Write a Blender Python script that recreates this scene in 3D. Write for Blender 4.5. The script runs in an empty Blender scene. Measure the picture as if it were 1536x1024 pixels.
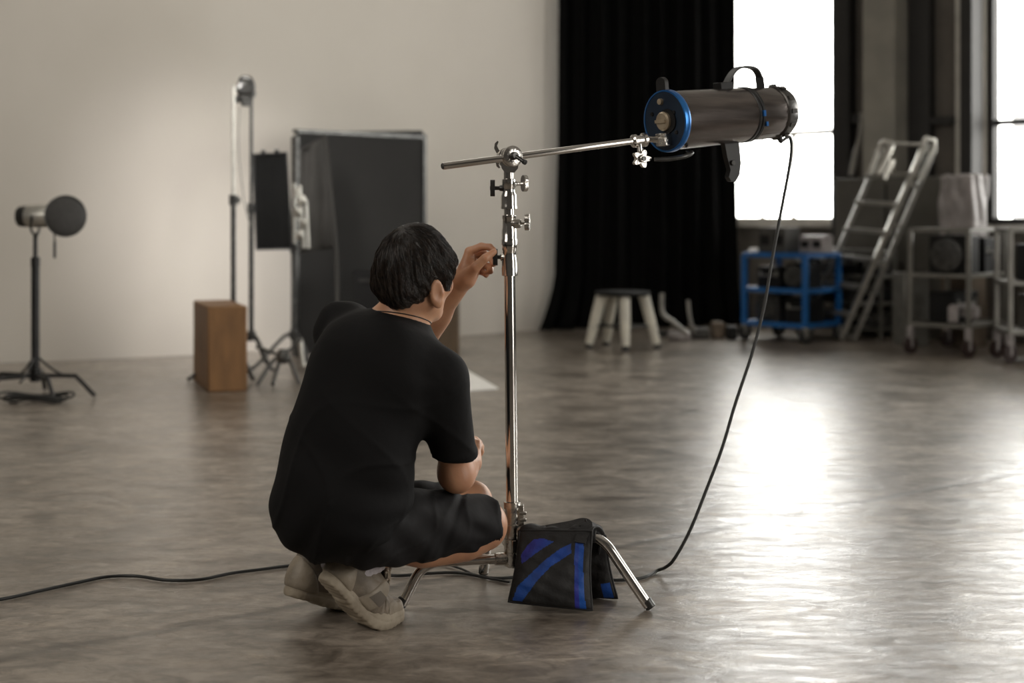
import bpy, bmesh, math, random
import numpy as np
from mathutils import Vector, Matrix
random.seed(7); np.random.seed(7)
C = bpy.context.scene.collection
PI = math.pi
FP = 2133.33; HZ = 320.0; CH = 0.94
def P(px, py, Y):
    return Vector(((px-768)/FP*Y, Y, CH-(py-HZ)/FP*Y))
def PF(px, py):                       # point on the floor seen at a pixel
    Y = CH*FP/(py-HZ); return Vector(((px-768)/FP*Y, Y, 0))
V = Vector

# ------------------------------------------------------------------ materials
MATS = {}
def mat(name, col, rough=0.5, metal=0.0, col2=None, nscale=8.0, bump=0.0, bscale=60.0, sss=0.0, spec=0.5, coat=0.0, sheen=0.0, stretch=(1,1,1), bdist=0.01):
    if name in MATS: return MATS[name]
    m = bpy.data.materials.new(name); m.use_nodes = True
    nt = m.node_tree; b = nt.nodes['Principled BSDF']
    tc = nt.nodes.new('ShaderNodeTexCoord'); mp = nt.nodes.new('ShaderNodeMapping')
    mp.inputs['Scale'].default_value = stretch
    nt.links.new(tc.outputs['Object'], mp.inputs[0])
    n = nt.nodes.new('ShaderNodeTexNoise'); n.inputs['Scale'].default_value = nscale; n.inputs['Detail'].default_value = 5
    nt.links.new(mp.outputs[0], n.inputs[0])
    r = nt.nodes.new('ShaderNodeValToRGB')
    c2 = col2 if col2 else tuple(c*0.8 for c in col)
    r.color_ramp.elements[0].position = 0.35; r.color_ramp.elements[1].position = 0.65
    r.color_ramp.elements[0].color = (*c2, 1); r.color_ramp.elements[1].color = (*col, 1)
    nt.links.new(n.outputs[0], r.inputs[0]); nt.links.new(r.outputs[0], b.inputs['Base Color'])
    b.inputs['Roughness'].default_value = rough; b.inputs['Metallic'].default_value = metal
    b.inputs['Specular IOR Level'].default_value = spec
    if coat: b.inputs['Coat Weight'].default_value = coat; b.inputs['Coat Roughness'].default_value = 0.15
    if sheen: b.inputs['Sheen Weight'].default_value = sheen
    if sss:
        b.inputs['Subsurface Weight'].default_value = sss
        b.inputs['Subsurface Radius'].default_value = (0.012, 0.004, 0.002)
        b.inputs['Subsurface Scale'].default_value = 1.0
    if bump:
        n2 = nt.nodes.new('ShaderNodeTexNoise'); n2.inputs['Scale'].default_value = bscale; n2.inputs['Detail'].default_value = 4
        nt.links.new(mp.outputs[0], n2.inputs[0])
        bp = nt.nodes.new('ShaderNodeBump'); bp.inputs['Strength'].default_value = bump; bp.inputs['Distance'].default_value = bdist
        nt.links.new(n2.outputs[0], bp.inputs['Height']); nt.links.new(bp.outputs[0], b.inputs['Normal'])
    MATS[name] = m; return m

M_CHROME = mat('chrome_steel', (.72,.70,.67), .13, 1.0, (.62,.60,.57), 20)
M_CASTCH = mat('cast_chrome', (.66,.64,.60), .22, 1.0, (.5,.48,.45), 60, .15, 160)
M_DARKST = mat('dark_steel', (.10,.10,.095), .35, .8, (.05,.05,.05), 30)
M_BLACKMET = mat('black_metal', (.02,.02,.021), .35, .3, (.012,.012,.012), 10)
M_BARREL = mat('bronze_black_barrel', (.18,.155,.142), .25, .85, (.09,.077,.07), 5, .10, 26, stretch=(1,1,9), coat=.3)
M_BLACKPL = mat('black_plastic', (.018,.018,.018), .45, 0, (.01,.01,.01), 10)
M_RUBBER = mat('black_rubber', (.02,.02,.02), .6, 0)
M_BLUEAN = mat('blue_anodised', (.03,.18,.50), .28, .6, (.02,.12,.38), 10)
M_BLUEFACE = mat('dark_blue_face', (.018,.034,.060), .4, .2, (.010,.02,.04), 12)
M_BRASS = mat('dull_brass', (.62,.52,.38), .4, .6, (.45,.37,.27), 30)
M_SKIN = mat('skin', (.56,.30,.175), .45, 0, (.46,.23,.135), 14, .10, 220, sss=.12, bdist=.002)
M_HAIR = mat('black_hair', (.016,.012,.010), .38, 0, (.008,.006,.005), 30, .5, 60, stretch=(6,6,1))
M_STRAND = mat('hair_strands', (.040,.028,.021), .30, 0, (.009,.007,.006), 80)
M_TEE = mat('black_cotton', (.0042,.0040,.0045), .85, 0, (.0032,.0031,.0034), 9, .3, 12, spec=.24, bdist=.012)
M_SHORTS = mat('charcoal_shorts_cloth', (.0090,.0083,.0092), .8, 0, (.0066,.0062,.0068), 9, .25, 18, spec=.3, bdist=.010)
M_SHOE = mat('beige_leather', (.25,.205,.155), .55, 0, (.13,.108,.082), 18, .35, 45)
M_OVER = mat('pale_overlay_leather', (.31,.262,.20), .5, 0, (.20,.17,.13), 22, .25, 50)
M_SOLE = mat('pale_rubber_sole', (.40,.345,.265), .65, 0, (.27,.225,.165), 18, .25, 50)
M_LACE = mat('taupe_lace', (.40,.34,.27), .8, 0)
M_PATCH = mat('grey_mesh_patch', (.16,.135,.11), .8, 0)
M_SOCK = mat('white_sock', (.62,.58,.60), .9, 0, (.5,.47,.5), 40, .4, 200)
M_CORD = mat('black_cord', (.018,.019,.018), .45, 0)
M_BAG = mat('black_nylon', (.014,.0135,.014), .7, 0, (.010,.0095,.010), 12, .5, 40)
M_BAGBLUE = mat('blue_nylon', (.001,.075,.36), .6, 0, (.004,.045,.27), 9, .4, 40)
M_BAGVIO = mat('violet_blue_nylon', (.02,.02,.26), .6, 0, (.004,.045,.26), 9, .4, 40)
M_WOOD = mat('plywood_tan', (.235,.118,.042), .6, 0, (.17,.085,.031), 5, .1, 30, stretch=(5,5,1))
M_WOOD2 = mat('plywood_dull', (.115,.078,.045), .65, 0, (.085,.058,.034), 5, stretch=(5,5,1))
M_ALU = mat('aluminium', (.60,.59,.54), .35, .75, (.48,.47,.43), 12)
M_ALUD = mat('dull_aluminium', (.30,.29,.265), .45, .6, (.2,.195,.18), 12)
M_SILVER = mat('grey_painted_tube', (.20,.195,.175), .4, .4, (.15,.145,.13), 12)
M_BLUECART = mat('blue_paint', (.007,.10,.30), .4, 0, (.005,.075,.24), 8)
M_GREY = mat('grey_board', (.098,.093,.080), .7, 0, (.08,.075,.064), 4)
M_PALEPL = mat('pale_plastic_sheet', (.34,.31,.305), .4, 0, (.2,.185,.18), 9)
M_FLAGBLK = mat('black_flag_cloth', (.007,.007,.0068), .9, 0, spec=.2)
M_VFLAT = mat('charcoal_board', (.020,.0192,.018), .75, 0, (.0165,.016,.015), 3, spec=.25)
M_VFLAT2 = mat('grey_cloth_panel', (.046,.0435,.040), .8, 0, (.036,.034,.031), 5, spec=.3)
M_DISH = mat('grey_scrim_dish', (.042,.040,.038), .55, .2, (.030,.029,.027), 60)
M_STOOL = mat('cream_paint', (.62,.59,.50), .5, 0, (.5,.48,.42), 10)
M_BLACKCASE = mat('black_case', (.007,.007,.007), .6, 0, (.005,.005,.005), 8, spec=.25)
M_DARKGREY = mat('dark_grey_case', (.05,.048,.043), .6, 0, (.035,.033,.03), 8)
M_TAN = mat('brown_cardboard', (.15,.115,.085), .8, 0, (.11,.085,.06), 6)
M_WHITE = mat('white_board', (.85,.84,.81), .6, 0, (.8,.79,.76), 6)
M_RED = mat('dark_red_rubber', (.032,.017,.015), .6, 0)

# ------------------------------------------------------------------ mesh builder
class MB:
    def __init__(s): s.v=[]; s.f=[]; s.mi=[]; s.M=Matrix.Identity(4)
    def add(s, vs, fs, mi=0):
        o=len(s.v)
        s.v += [tuple(s.M @ V(p)) for p in vs]
        s.f += [tuple(i+o for i in f) for f in fs]; s.mi += [mi]*len(fs)
        return s
    def box(s, c, d, rz=0.0, R=None, mi=0):
        R = R if R is not None else Matrix.Rotation(rz,3,'Z')
        c=V(c); hx,hy,hz=[q/2 for q in d]
        b = min(hx,hy,hz)*0.12; b=min(b,.006)
        # bevelled box: 24 verts
        vs=[];idx={}
        for sx in(-1,1):
            for sy in(-1,1):
                for sz in(-1,1):
                    for a in range(3):
                        q=[sx*(hx-b),sy*(hy-b),sz*(hz-b)]
                        q[a]=(sx*hx,sy*hy,sz*hz)[a]
                        idx[(sx,sy,sz,a)]=len(vs); vs.append(c+R@V(q))
        fs=[]
        def quad(l, n):
            p=[vs[i] for i in l]; nn=(p[1]-p[0]).cross(p[2]-p[0])
            if nn.dot(n)<0: l=l[::-1]
            fs.append(tuple(l))
        ax=[0,1,2]
        for a in ax:
            b1,b2=[q for q in ax if q!=a]
            for sg in(-1,1):
                l=[]
                for (u,w) in ((-1,-1),(1,-1),(1,1),(-1,1)):
                    k=[0,0,0];k[a]=sg;k[b1]=u;k[b2]=w; l.append(idx[(*k,a)])
                n=V((0,0,0)); n[a]=sg; quad(l,R@n)
        for a in ax:      # edges along axis a
            b1,b2=[q for q in ax if q!=a]
            for u in(-1,1):
                for w in(-1,1):
                    k1=[0,0,0];k2=[0,0,0];k1[a]=-1;k2[a]=1
                    for k in(k1,k2): k[b1]=u;k[b2]=w
                    n=V((0,0,0)); n[b1]=u;n[b2]=w
                    quad([idx[(*k1,b1)],idx[(*k2,b1)],idx[(*k2,b2)],idx[(*k1,b2)]],R@n)
        for sx in(-1,1):
            for sy in(-1,1):
                for sz in(-1,1):
                    l=[idx[(sx,sy,sz,0)],idx[(sx,sy,sz,1)],idx[(sx,sy,sz,2)]]
                    quad(l,R@V((sx,sy,sz)))
        return s.add(vs,fs,mi)
    def bar(s, p0, p1, w, h, up=(0,0,1), mi=0):
        p0=V(p0);p1=V(p1); d=(p1-p0); L=d.length; d.normalize(); u=V(up)
        if abs(d.dot(u))>.98: u=V((0,1,0))
        x=d.cross(u).normalized(); z=x.cross(d).normalized()
        R=Matrix((d,x,z)).transposed()
        return s.box((p0+p1)/2,(L,w,h),R=R,mi=mi)
    def tube(s, pts, r, n=12, smooth_iter=0, cap=True, mi=0):
        pts=[V(p) for p in pts]
        rs = list(r) if hasattr(r,'__len__') else [r]*len(pts)
        if smooth_iter:
            pts,rs = catmull(pts,rs,smooth_iter)
        vs=[];fs=[]
        t0=(pts[1]-pts[0]).normalized()
        u=t0.orthogonal().normalized()
        for i,p in enumerate(pts):
            if i==0:t=pts[1]-pts[0]
            elif i==len(pts)-1:t=pts[-1]-pts[-2]
            else:
                a=(pts[i]-pts[i-1]); b=(pts[i+1]-pts[i])
                t=(a.normalized() if a.length>1e-9 else V((0,0,0)))+(b.normalized() if b.length>1e-9 else V((0,0,0)))
            if t.length<1e-9: t=t0
            t.normalize(); u=(u-t*u.dot(t))
            if u.length<1e-6: u=t.orthogonal()
            u.normalize(); w=t.cross(u)
            for k in range(n):
                a=2*PI*k/n; vs.append(p+(u*math.cos(a)+w*math.sin(a))*rs[i])
            t0=t
        for i in range(len(pts)-1):
            for k in range(n):
                k2=(k+1)%n; fs.append((i*n+k,i*n+k2,(i+1)*n+k2,(i+1)*n+k))
        if cap:
            fs.append(tuple(range(n))[::-1]); fs.append(tuple((len(pts)-1)*n+k for k in range(n)))
        return s.add(vs,fs,mi)
    def cyl(s,p0,p1,r0,r1=None,n=24,mi=0):
        p0=V(p0);p1=V(p1);r1=r0 if r1 is None else r1
        L=(p1-p0).length; b=min(.15*min(r0,r1),L*.2,.003)
        d=(p1-p0).normalized()
        return s.tube([p0,p0+d*b,p1-d*b,p1],[r0-b,r0,r1,r1-b],n,mi=mi)
    def lathe(s, prof, o, ax, n=32, mi=0, closed=False):          # prof: list of (radius, distance along axis)
        ax=V(ax).normalized(); o=V(o); u=ax.orthogonal().normalized(); w=ax.cross(u)
        vs=[];fs=[]
        for r,t in prof:
            for k in range(n):
                a=2*PI*k/n; vs.append(o+ax*t+(u*math.cos(a)+w*math.sin(a))*max(r,1e-5))
        for i in range(len(prof)-1):
            for k in range(n):
                k2=(k+1)%n; fs.append((i*n+k,i*n+k2,(i+1)*n+k2,(i+1)*n+k))
        if closed: fs += [((len(prof)-1)*n+k,(len(prof)-1)*n+(k+1)%n,(k+1)%n,k) for k in range(n)]
        else: fs.append(tuple(range(n))[::-1]); fs.append(tuple((len(prof)-1)*n+k for k in range(n)))
        return s.add(vs,fs,mi)
    def prism(s, pts2, o, ux, uy, th, mi=0):         # flat outline extruded both ways
        o=V(o);ux=V(ux);uy=V(uy);nn=ux.cross(uy).normalized()
        n=len(pts2)
        a=[o+ux*x+uy*y-nn*th/2 for x,y in pts2]; b=[o+ux*x+uy*y+nn*th/2 for x,y in pts2]
        fs=[tuple(range(n))[::-1],tuple(range(n,2*n))]+[(i,(i+1)%n,(i+1)%n+n,i+n) for i in range(n)]
        return s.add(a+b,fs,mi)
    def grid(s, fn, nu, nv, mi=None, flip=False):
        vs=[fn(i/nu,j/nv) for j in range(nv+1) for i in range(nu+1)]
        fs=[];o=len(s.v)
        for j in range(nv):
            for i in range(nu):
                a=j*(nu+1)+i; f=(a,a+1,a+nu+2,a+nu+1)
                fs.append(f[::-1] if flip else f)
        s.add(vs,fs,0)
        if mi:
            s.mi[-len(fs):]=[mi((i+.5)/nu,(j+.5)/nv) for j in range(nv) for i in range(nu)]
        return s

def catmull(pts, rs, k):
    o=[];ro=[]
    n=len(pts)
    for i in range(n-1):
        p0=pts[max(i-1,0)];p1=pts[i];p2=pts[i+1];p3=pts[min(i+2,n-1)]
        for j in range(k):
            t=j/k
            o.append(.5*((2*p1)+(p2-p0)*t+(2*p0-5*p1+4*p2-p3)*t*t+(3*p1-p0-3*p2+p3)*t**3))
            ro.append(rs[i]*(1-t)+rs[i+1]*t)
    o.append(pts[-1].copy());ro.append(rs[-1]); return o,ro

def root_of(o):
    while o.parent: o=o.parent
    return o
def link_mesh(name, me, mats, parent, smooth=True, ang=40):
    if not isinstance(mats,(list,tuple)): mats=[mats]
    for m in mats: me.materials.append(m)
    o=bpy.data.objects.new(name,me); C.objects.link(o)
    if parent is not None: o.parent=parent
    if smooth:
        me.shade_smooth()
        if ang<180:
            try: me.set_sharp_from_angle(angle=math.radians(ang))
            except Exception: pass
    return o
def obj(name, mb, mats, parent=None, origin=None, smooth=True, ang=40):
    if parent is not None: org=root_of(parent).location.copy()
    elif origin is not None: org=V(origin)
    else: org=V((0,0,0))
    me=bpy.data.meshes.new(name)
    me.from_pydata([tuple(V(v)-org) for v in mb.v],[],mb.f)
    for p,m in zip(me.polygons,mb.mi): p.material_index=m
    me.update()
    o=link_mesh(name,me,mats,parent,smooth,ang)
    if parent is None: o.location=org
    return o
def thing(name,label,cat,loc=(0,0,0),group=None):
    o=bpy.data.objects.new(name,None); C.objects.link(o); o.location=V(loc); o.empty_display_size=.05
    o['label']=label;o['category']=cat
    if group:o['group']=group
    return o
def tag(o,label,cat,group=None):
    o['label']=label;o['category']=cat
    if group:o['group']=group
    return o
def struct(name,mb,m,parent=None,smooth=False):
    o=obj(name,mb,m,parent,smooth=smooth)
    if parent is None: o['kind']='structure'
    return o

# ------------------------------------------------------------------ signed-distance modelling
class SDF:
    def __init__(s): s.p=[]; s.post=None
    def cap(s,a,b,ra,rb=None,k=.01,clip=None,op='u',squash=None):
        s.p.append(('cap',np.array(a,float),np.array(b,float),ra,ra if rb is None else rb,k,clip,op)); return s
    def ell(s,c,r,R=None,k=.01,clip=None,op='u'):
        R=np.eye(3) if R is None else np.array(R,float)      # columns are axes
        s.p.append(('ell',np.array(c,float),np.array(r,float),R,None,k,clip,op)); return s
    def rbox(s,c,h,R=None,rad=.004,k=.004,clip=None,op='u'):
        R=np.eye(3) if R is None else np.array(R,float)
        s.p.append(('box',np.array(c,float),np.array(h,float),R,rad,k,clip,op)); return s
    def bounds(s,q):
        if q[0]=='cap':
            m=max(q[3],q[4]); return np.minimum(q[1],q[2])-m, np.maximum(q[1],q[2])+m
        e=np.abs(q[3])@q[2] if q[0]=='box' else np.sqrt((q[3]**2)@(q[2]**2))
        return q[1]-e,q[1]+e
    def dist(s,q,X):
        if q[0]=='cap':
            a,b,ra,rb=q[1:5]; ba=b-a; h=np.clip(((X-a)@ba)/max(ba@ba,1e-12),0,1)
            d=np.sqrt((((X-a)-h[...,None]*ba)**2).sum(-1))-(ra+(rb-ra)*h)
        elif q[0]=='ell':
            L=(X-q[1])@q[3]; k0=np.sqrt(((L/q[2])**2).sum(-1)); k1=np.sqrt(((L/q[2]**2)**2).sum(-1))
            d=k0*(k0-1)/np.maximum(k1,1e-6)
        else:
            L=np.abs((X-q[1])@q[3])-(q[2]-q[4]); d=np.sqrt((np.maximum(L,0)**2).sum(-1))+np.minimum(L.max(-1),0)-q[4]
        if q[6] is not None:
            cl=q[6] if isinstance(q[6],list) else [q[6]]
            for (pp,nn) in cl:
                nn=np.array(nn,float); nn=nn/np.linalg.norm(nn)
                e=(X-np.array(pp,float))@nn
                d=smax(d,e,.004)
        return d
    def eval(s,X):
        D=np.full(X.shape[:-1],.5)
        for q in s.p:
            d=s.dist(q,X); D=smin(D,d,q[5]) if q[7]=='u' else smax(D,-d,q[5])
        if s.post is not None: D=D+s.post(X)
        return D
    def mesh(s,res):
        lo=np.full(3,1e9);hi=np.full(3,-1e9)
        for q in s.p:
            if q[7]!='u':continue
            a,b=s.bounds(q);lo=np.minimum(lo,a);hi=np.maximum(hi,b)
        lo-=res*4;hi+=res*4
        n=np.ceil((hi-lo)/res).astype(int)+1
        ax=[lo[i]+res*np.arange(n[i]) for i in range(3)]
        D=np.full(tuple(n),.5,np.float32)
        for q in s.p:
            a,b=s.bounds(q);m=q[5]+res*4+.008
            i0=np.clip(np.floor((a-m-lo)/res).astype(int),0,n-1);i1=np.clip(np.ceil((b+m-lo)/res).astype(int)+1,1,n)
            if (i1<=i0).any(): continue
            sl=tuple(slice(i0[i],i1[i]) for i in range(3))
            X=np.stack(np.meshgrid(ax[0][sl[0]],ax[1][sl[1]],ax[2][sl[2]],indexing='ij'),-1)
            d=s.dist(q,X); D[sl]=smin(D[sl],d,q[5]) if q[7]=='u' else smax(D[sl],-d,q[5])
        if s.post is not None:
            ii=np.nonzero(np.abs(D)<.03)
            X=np.stack([ax[i][ii[i]] for i in range(3)],-1)
            D[ii]+=s.post(X).astype(np.float32)
        return nets(D,lo,res)
def smin(a,b,k):
    if k<=0: return np.minimum(a,b)
    h=np.maximum(k-np.abs(a-b),0)/k; return np.minimum(a,b)-h*h*k*.25
def smax(a,b,k): return -smin(-a,-b,k)
def nets(D,lo,res):
    S=D<0
    n=np.array(D.shape)
    c=[(i,j,k) for i in(0,1) for j in(0,1) for k in(0,1)]
    cnt=sum(S[i:n[0]-1+i,j:n[1]-1+j,k:n[2]-1+k].astype(np.int8) for i,j,k in c)
    cells=np.nonzero((cnt>0)&(cnt<8)); N=len(cells[0])
    idx=np.full(tuple(n-1),-1,np.int64); idx[cells]=np.arange(N)
    val=np.stack([D[cells[0]+i,cells[1]+j,cells[2]+k] for i,j,k in c],1).astype(float)
    pos=np.zeros((N,3));w=np.zeros(N)
    cc=np.array(c,float)
    for a in range(8):
        for b in range(a+1,8):
            if abs(cc[a]-cc[b]).sum()!=1: continue
            m=(val[:,a]<0)!=(val[:,b]<0)
            t=np.where(m,val[:,a]/np.where(m,val[:,a]-val[:,b],1),0)
            pos+=np.where(m[:,None],cc[a]+t[:,None]*(cc[b]-cc[a]),0); w+=m
    pos=pos/w[:,None]
    vs=lo+res*(np.stack(cells,1)+pos)
    quads=[]
    for a in range(3):
        b,d=(a+1)%3,(a+2)%3
        s0=[slice(None)]*3;s1=[slice(None)]*3
        s0[a]=slice(0,n[a]-1);s1[a]=slice(1,n[a])
        A=S[tuple(s0)];B=S[tuple(s1)]
        e=np.nonzero(A!=B); e=np.stack(e,1)
        ok=(e[:,b]>0)&(e[:,d]>0)&(e[:,b]<n[b]-1)&(e[:,d]<n[d]-1); e=e[ok]
        eb=np.zeros(3,int);eb[b]=1;ed=np.zeros(3,int);ed[d]=1
        q=np.stack([idx[tuple((e-eb-ed).T)],idx[tuple((e-ed).T)],idx[tuple(e.T)],idx[tuple((e-eb).T)]],1)
        ins=A[tuple(e.T)]
        q[~ins]=q[~ins][:,::-1]; quads.append(q)
    return vs,np.concatenate(quads)
def relax(vs,qs,it=2):
    n=len(vs)
    for _ in range(it):
        acc=np.zeros_like(vs);cnt=np.zeros(n)
        for a in range(4):
            b=(a+1)%4
            np.add.at(acc,qs[:,a],vs[qs[:,b]]);np.add.at(cnt,qs[:,a],1)
            np.add.at(acc,qs[:,b],vs[qs[:,a]]);np.add.at(cnt,qs[:,b],1)
        vs=vs*.5+.5*acc/np.maximum(cnt,1)[:,None]
    return vs
def sdf_obj(name,sdf,res,mats,parent=None,origin=None,deform=None,rl=1,ang=180):
    vs,qs=sdf.mesh(res); vs=relax(vs,qs,rl)
    if deform is not None: vs=deform(vs)
    org=np.array(root_of(parent).location if parent is not None else (origin or (0,0,0)))
    me=bpy.data.meshes.new(name)
    me.vertices.add(len(vs));me.vertices.foreach_set('co',(vs-org).astype(np.float32).ravel())
    me.loops.add(len(qs)*4);me.loops.foreach_set('vertex_index',qs.astype(np.int32).ravel())
    me.polygons.add(len(qs));me.polygons.foreach_set('loop_start',np.arange(0,len(qs)*4,4,dtype=np.int32))
    me.update(calc_edges=True);me.validate()
    o=link_mesh(name,me,mats,parent,True,ang)
    if parent is None:o.location=V(org)
    return o

# ------------------------------------------------------------------ setting
def floor_mat():
    m=bpy.data.materials.new('polished_concrete');m.use_nodes=True;nt=m.node_tree;N=nt.nodes;L=nt.links
    b=N['Principled BSDF'];tc=N.new('ShaderNodeTexCoord')
    def noise(sc,det=6,rough=.6,st=(1,1,1),rot=0,dist=0):
        mp=N.new('ShaderNodeMapping');mp.inputs['Scale'].default_value=st;mp.inputs['Rotation'].default_value=(0,0,rot)
        L.new(tc.outputs['Object'],mp.inputs[0])
        n=N.new('ShaderNodeTexNoise');n.inputs['Scale'].default_value=sc;n.inputs['Detail'].default_value=det;n.inputs['Roughness'].default_value=rough
        n.inputs['Distortion'].default_value=dist
        L.new(mp.outputs[0],n.inputs[0]);return n.outputs[0]
    def ramp(x,p0,c0,p1,c1):
        r=N.new('ShaderNodeValToRGB');r.color_ramp.elements[0].position=p0;r.color_ramp.elements[1].position=p1
        r.color_ramp.elements[0].color=(*c0,1);r.color_ramp.elements[1].color=(*c1,1);L.new(x,r.inputs[0]);return r.outputs[0]
    def mul(a,c,f=1.0):
        x=N.new('ShaderNodeMix');x.data_type='RGBA';x.blend_type='MULTIPLY';x.inputs[0].default_value=f
        L.new(a,x.inputs[6]);L.new(c,x.inputs[7]);return x.outputs[2]
    def mth(op,a,c):
        x=N.new('ShaderNodeMath');x.operation=op
        for i,q in enumerate((a,c)):
            if hasattr(q,'links'):L.new(q,x.inputs[i])
            else:x.inputs[i].default_value=q
        return x.outputs[0]
    big=noise(.9,4,.5,(1,1,1),.4,.5);mid=noise(4,8,.65,(1,1.5,1),.3,.8);fine=noise(30,6,.7)
    c=ramp(big,.3,(.165,.140,.113),.7,(.33,.290,.247))
    c=mul(c,ramp(mid,.38,(.56,.54,.52),.60,(1.20,1.19,1.18)))
    c=mul(c,ramp(fine,.3,(.84,.84,.84),.7,(1.10,1.10,1.10)))
    m2=noise(13,7,.7,(1,1.8,1),.35,1.0);c=mul(c,ramp(m2,.38,(.68,.67,.66),.58,(1.18,1.18,1.18)))
    # worn streak patches
    wp=noise(7,9,.72,(1,2.4,1),.25,1.2)
    c=mul(c,ramp(wp,.56,(1,1,1),.70,(1.30,1.28,1.25)))
    # saw-cut joint
    a=PF(1060,795);q=PF(1536,708);d=(q-a).normalized();nrm=V((-d.y,d.x,0))
    dp=N.new('ShaderNodeVectorMath');dp.operation='DOT_PRODUCT';L.new(tc.outputs['Object'],dp.inputs[0]);dp.inputs[1].default_value=nrm
    w=mth('MULTIPLY',mth('SUBTRACT',mid,.5),.12)
    dd=mth('ABSOLUTE',mth('ADD',mth('SUBTRACT',dp.outputs['Value'],a.dot(nrm)),w),0)
    line=ramp(dd,.006,(.38,.36,.34),.034,(1,1,1))
    c=mul(c,line)
    L.new(c,b.inputs['Base Color'])
    rr=N.new('ShaderNodeMapRange');L.new(mid,rr.inputs[0]);rr.inputs[1].default_value=.3;rr.inputs[2].default_value=.7;rr.inputs[3].default_value=.30;rr.inputs[4].default_value=.48
    r2=mth('ADD',rr.outputs[0],mth('MULTIPLY',mth('SUBTRACT',wp,.5),.25))
    L.new(r2,b.inputs['Roughness'])
    h=mth('ADD',mth('MULTIPLY',m2,.45),mth('MULTIPLY',mid,.5));h=mth('ADD',h,mth('MULTIPLY',line,.5));h=mth('ADD',h,mth('ADD',mth('MULTIPLY',wp,.7),mth('MULTIPLY',fine,.05)))
    bp=N.new('ShaderNodeBump');bp.inputs['Strength'].default_value=.26;bp.inputs['Distance'].default_value=.010
    L.new(h,bp.inputs['Height']);L.new(bp.outputs[0],b.inputs['Normal'])
    b.inputs['IOR'].default_value=1.5
    L.new(bp.outputs[0],b.inputs['Coat Normal'])
    cw=N.new('ShaderNodeMapRange');L.new(wp,cw.inputs[0]);cw.inputs[1].default_value=.35;cw.inputs[2].default_value=.65;cw.inputs[3].default_value=.95;cw.inputs[4].default_value=.20
    L.new(cw.outputs[0],b.inputs['Coat Weight']);b.inputs['Coat Roughness'].default_value=.15
    return m
M_FLOOR=floor_mat()
M_WALL=mat('cream_plaster',(.60,.565,.51),.85,0,(.565,.53,.475),1.2,.1,40)
M_WALLB=mat('dark_back_wall',(.16,.15,.14),.85,0)
M_CEIL=mat('pale_ceiling',(.45,.43,.40),.9,0)
M_CONC=mat('brown_concrete',(.15,.135,.115),.8,0,(.11,.10,.085),3,.3,30)
M_PILL=mat('pale_concrete',(.27,.255,.22),.8,0,(.22,.21,.185),4,.2,30)
M_DARKTR=mat('dark_steel_trim',(.020,.019,.018),.6,.1)
M_BROWNTR=mat('brown_steel_trim',(.10,.088,.075),.6,.1)
M_FRAME=mat('pale_window_frame',(.55,.53,.48),.5,0)
M_CURT=mat('black_velvet',(.0038,.0038,.0037),.95,0,(.003,.003,.003),8,spec=.1)
m=bpy.data.materials.new('window_glass');m.use_nodes=True;nt=m.node_tree
for n in list(nt.nodes):
    if n.type!='OUTPUT_MATERIAL': nt.nodes.remove(n)
tr=nt.nodes.new('ShaderNodeBsdfTransparent');gl=nt.nodes.new('ShaderNodeBsdfGlossy');gl.inputs['Roughness'].default_value=.05
tr.inputs[0].default_value=(.97,.97,.96,1)
mx=nt.nodes.new('ShaderNodeMixShader');mx.inputs[0].default_value=.06
nt.links.new(tr.outputs[0],mx.inputs[1]);nt.links.new(gl.outputs[0],mx.inputs[2]);nt.links.new(mx.outputs[0],nt.nodes['Material Output'].inputs[0])
M_GLASS=m

CEIL=4.6
WL=[V((-7,7.9,0)),V((-4.6,8.45,0)),V((-3.22,8.95,0)),V((-2.14,9.45,0)),V((-1.1,10.25,0)),V((-.147,11.15,0)),V((.34,11.62,0)),V((1.64,12.84,0))]
CO=WL[-1].copy(); DW=V((.669,-.743,0)).normalized(); NW=V((-DW.y,DW.x,0))   # outward normal of window wall (+x,+y)
def s_at(px):
    r=(px-768)/FP; return (r*CO.y-CO.x)/(DW.x-r*DW.y)
def WP(s,z,off=0.0):       # point on window wall; off>0 goes outward
    p=CO+DW*s+NW*off; return V((p.x,p.y,z))
SE=10.5
END=WP(SE,0)
# floor
mb=MB();mb.box((.5,4.5,-.05),(19,19,.1));fl=struct('floor',mb,M_FLOOR)
mb=MB();mb.box((.5,4.5,CEIL+.05),(19,19,.1));struct('ceiling',mb,M_CEIL)
pw,_=catmull(WL[:-1],[0]*(len(WL)-1),6);pw.append(CO)
mb=MB();vs=[];fs=[]
for p in pw: vs+= [(p.x,p.y,0),(p.x,p.y,CEIL),(p.x-.1,p.y+.1,0),(p.x-.1,p.y+.1,CEIL)]
for i in range(len(pw)-1):
    a=i*4;b=a+4
    fs+=[(a,b,b+1,a+1),(b+2,a+2,a+3,b+3),(a+1,b+1,b+3,a+3),(a,a+2,b+2,b)]
mb.add(vs,fs);o=struct('wall_left',mb,M_WALL,smooth=True)
mb=MB()
mb.bar((-7,7.9,CEIL/2),(-7,-4,CEIL/2),.15,CEIL);struct('wall_side',mb,M_WALLB)
mb=MB();mb.bar((-7,-4,CEIL/2),(9,-4,CEIL/2),.15,CEIL);struct('wall_back',mb,M_WALLB)
mb=MB();mb.bar((9,-4,CEIL/2),(END.x,END.y,CEIL/2),.15,CEIL);struct('wall_front',mb,M_WALLB)
SILL=.855;TOP=4.1
S0=s_at(1072);S1=s_at(1266);S2=s_at(1475);S3=S2+1.75;S4=S3+.7;S5=S4+1.9;S6=S5+.6;S7=S6+1.8
wins=[(S0,S1),(S2,S3),(S4,S5),(S6,S7)]
mb=MB()
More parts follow.
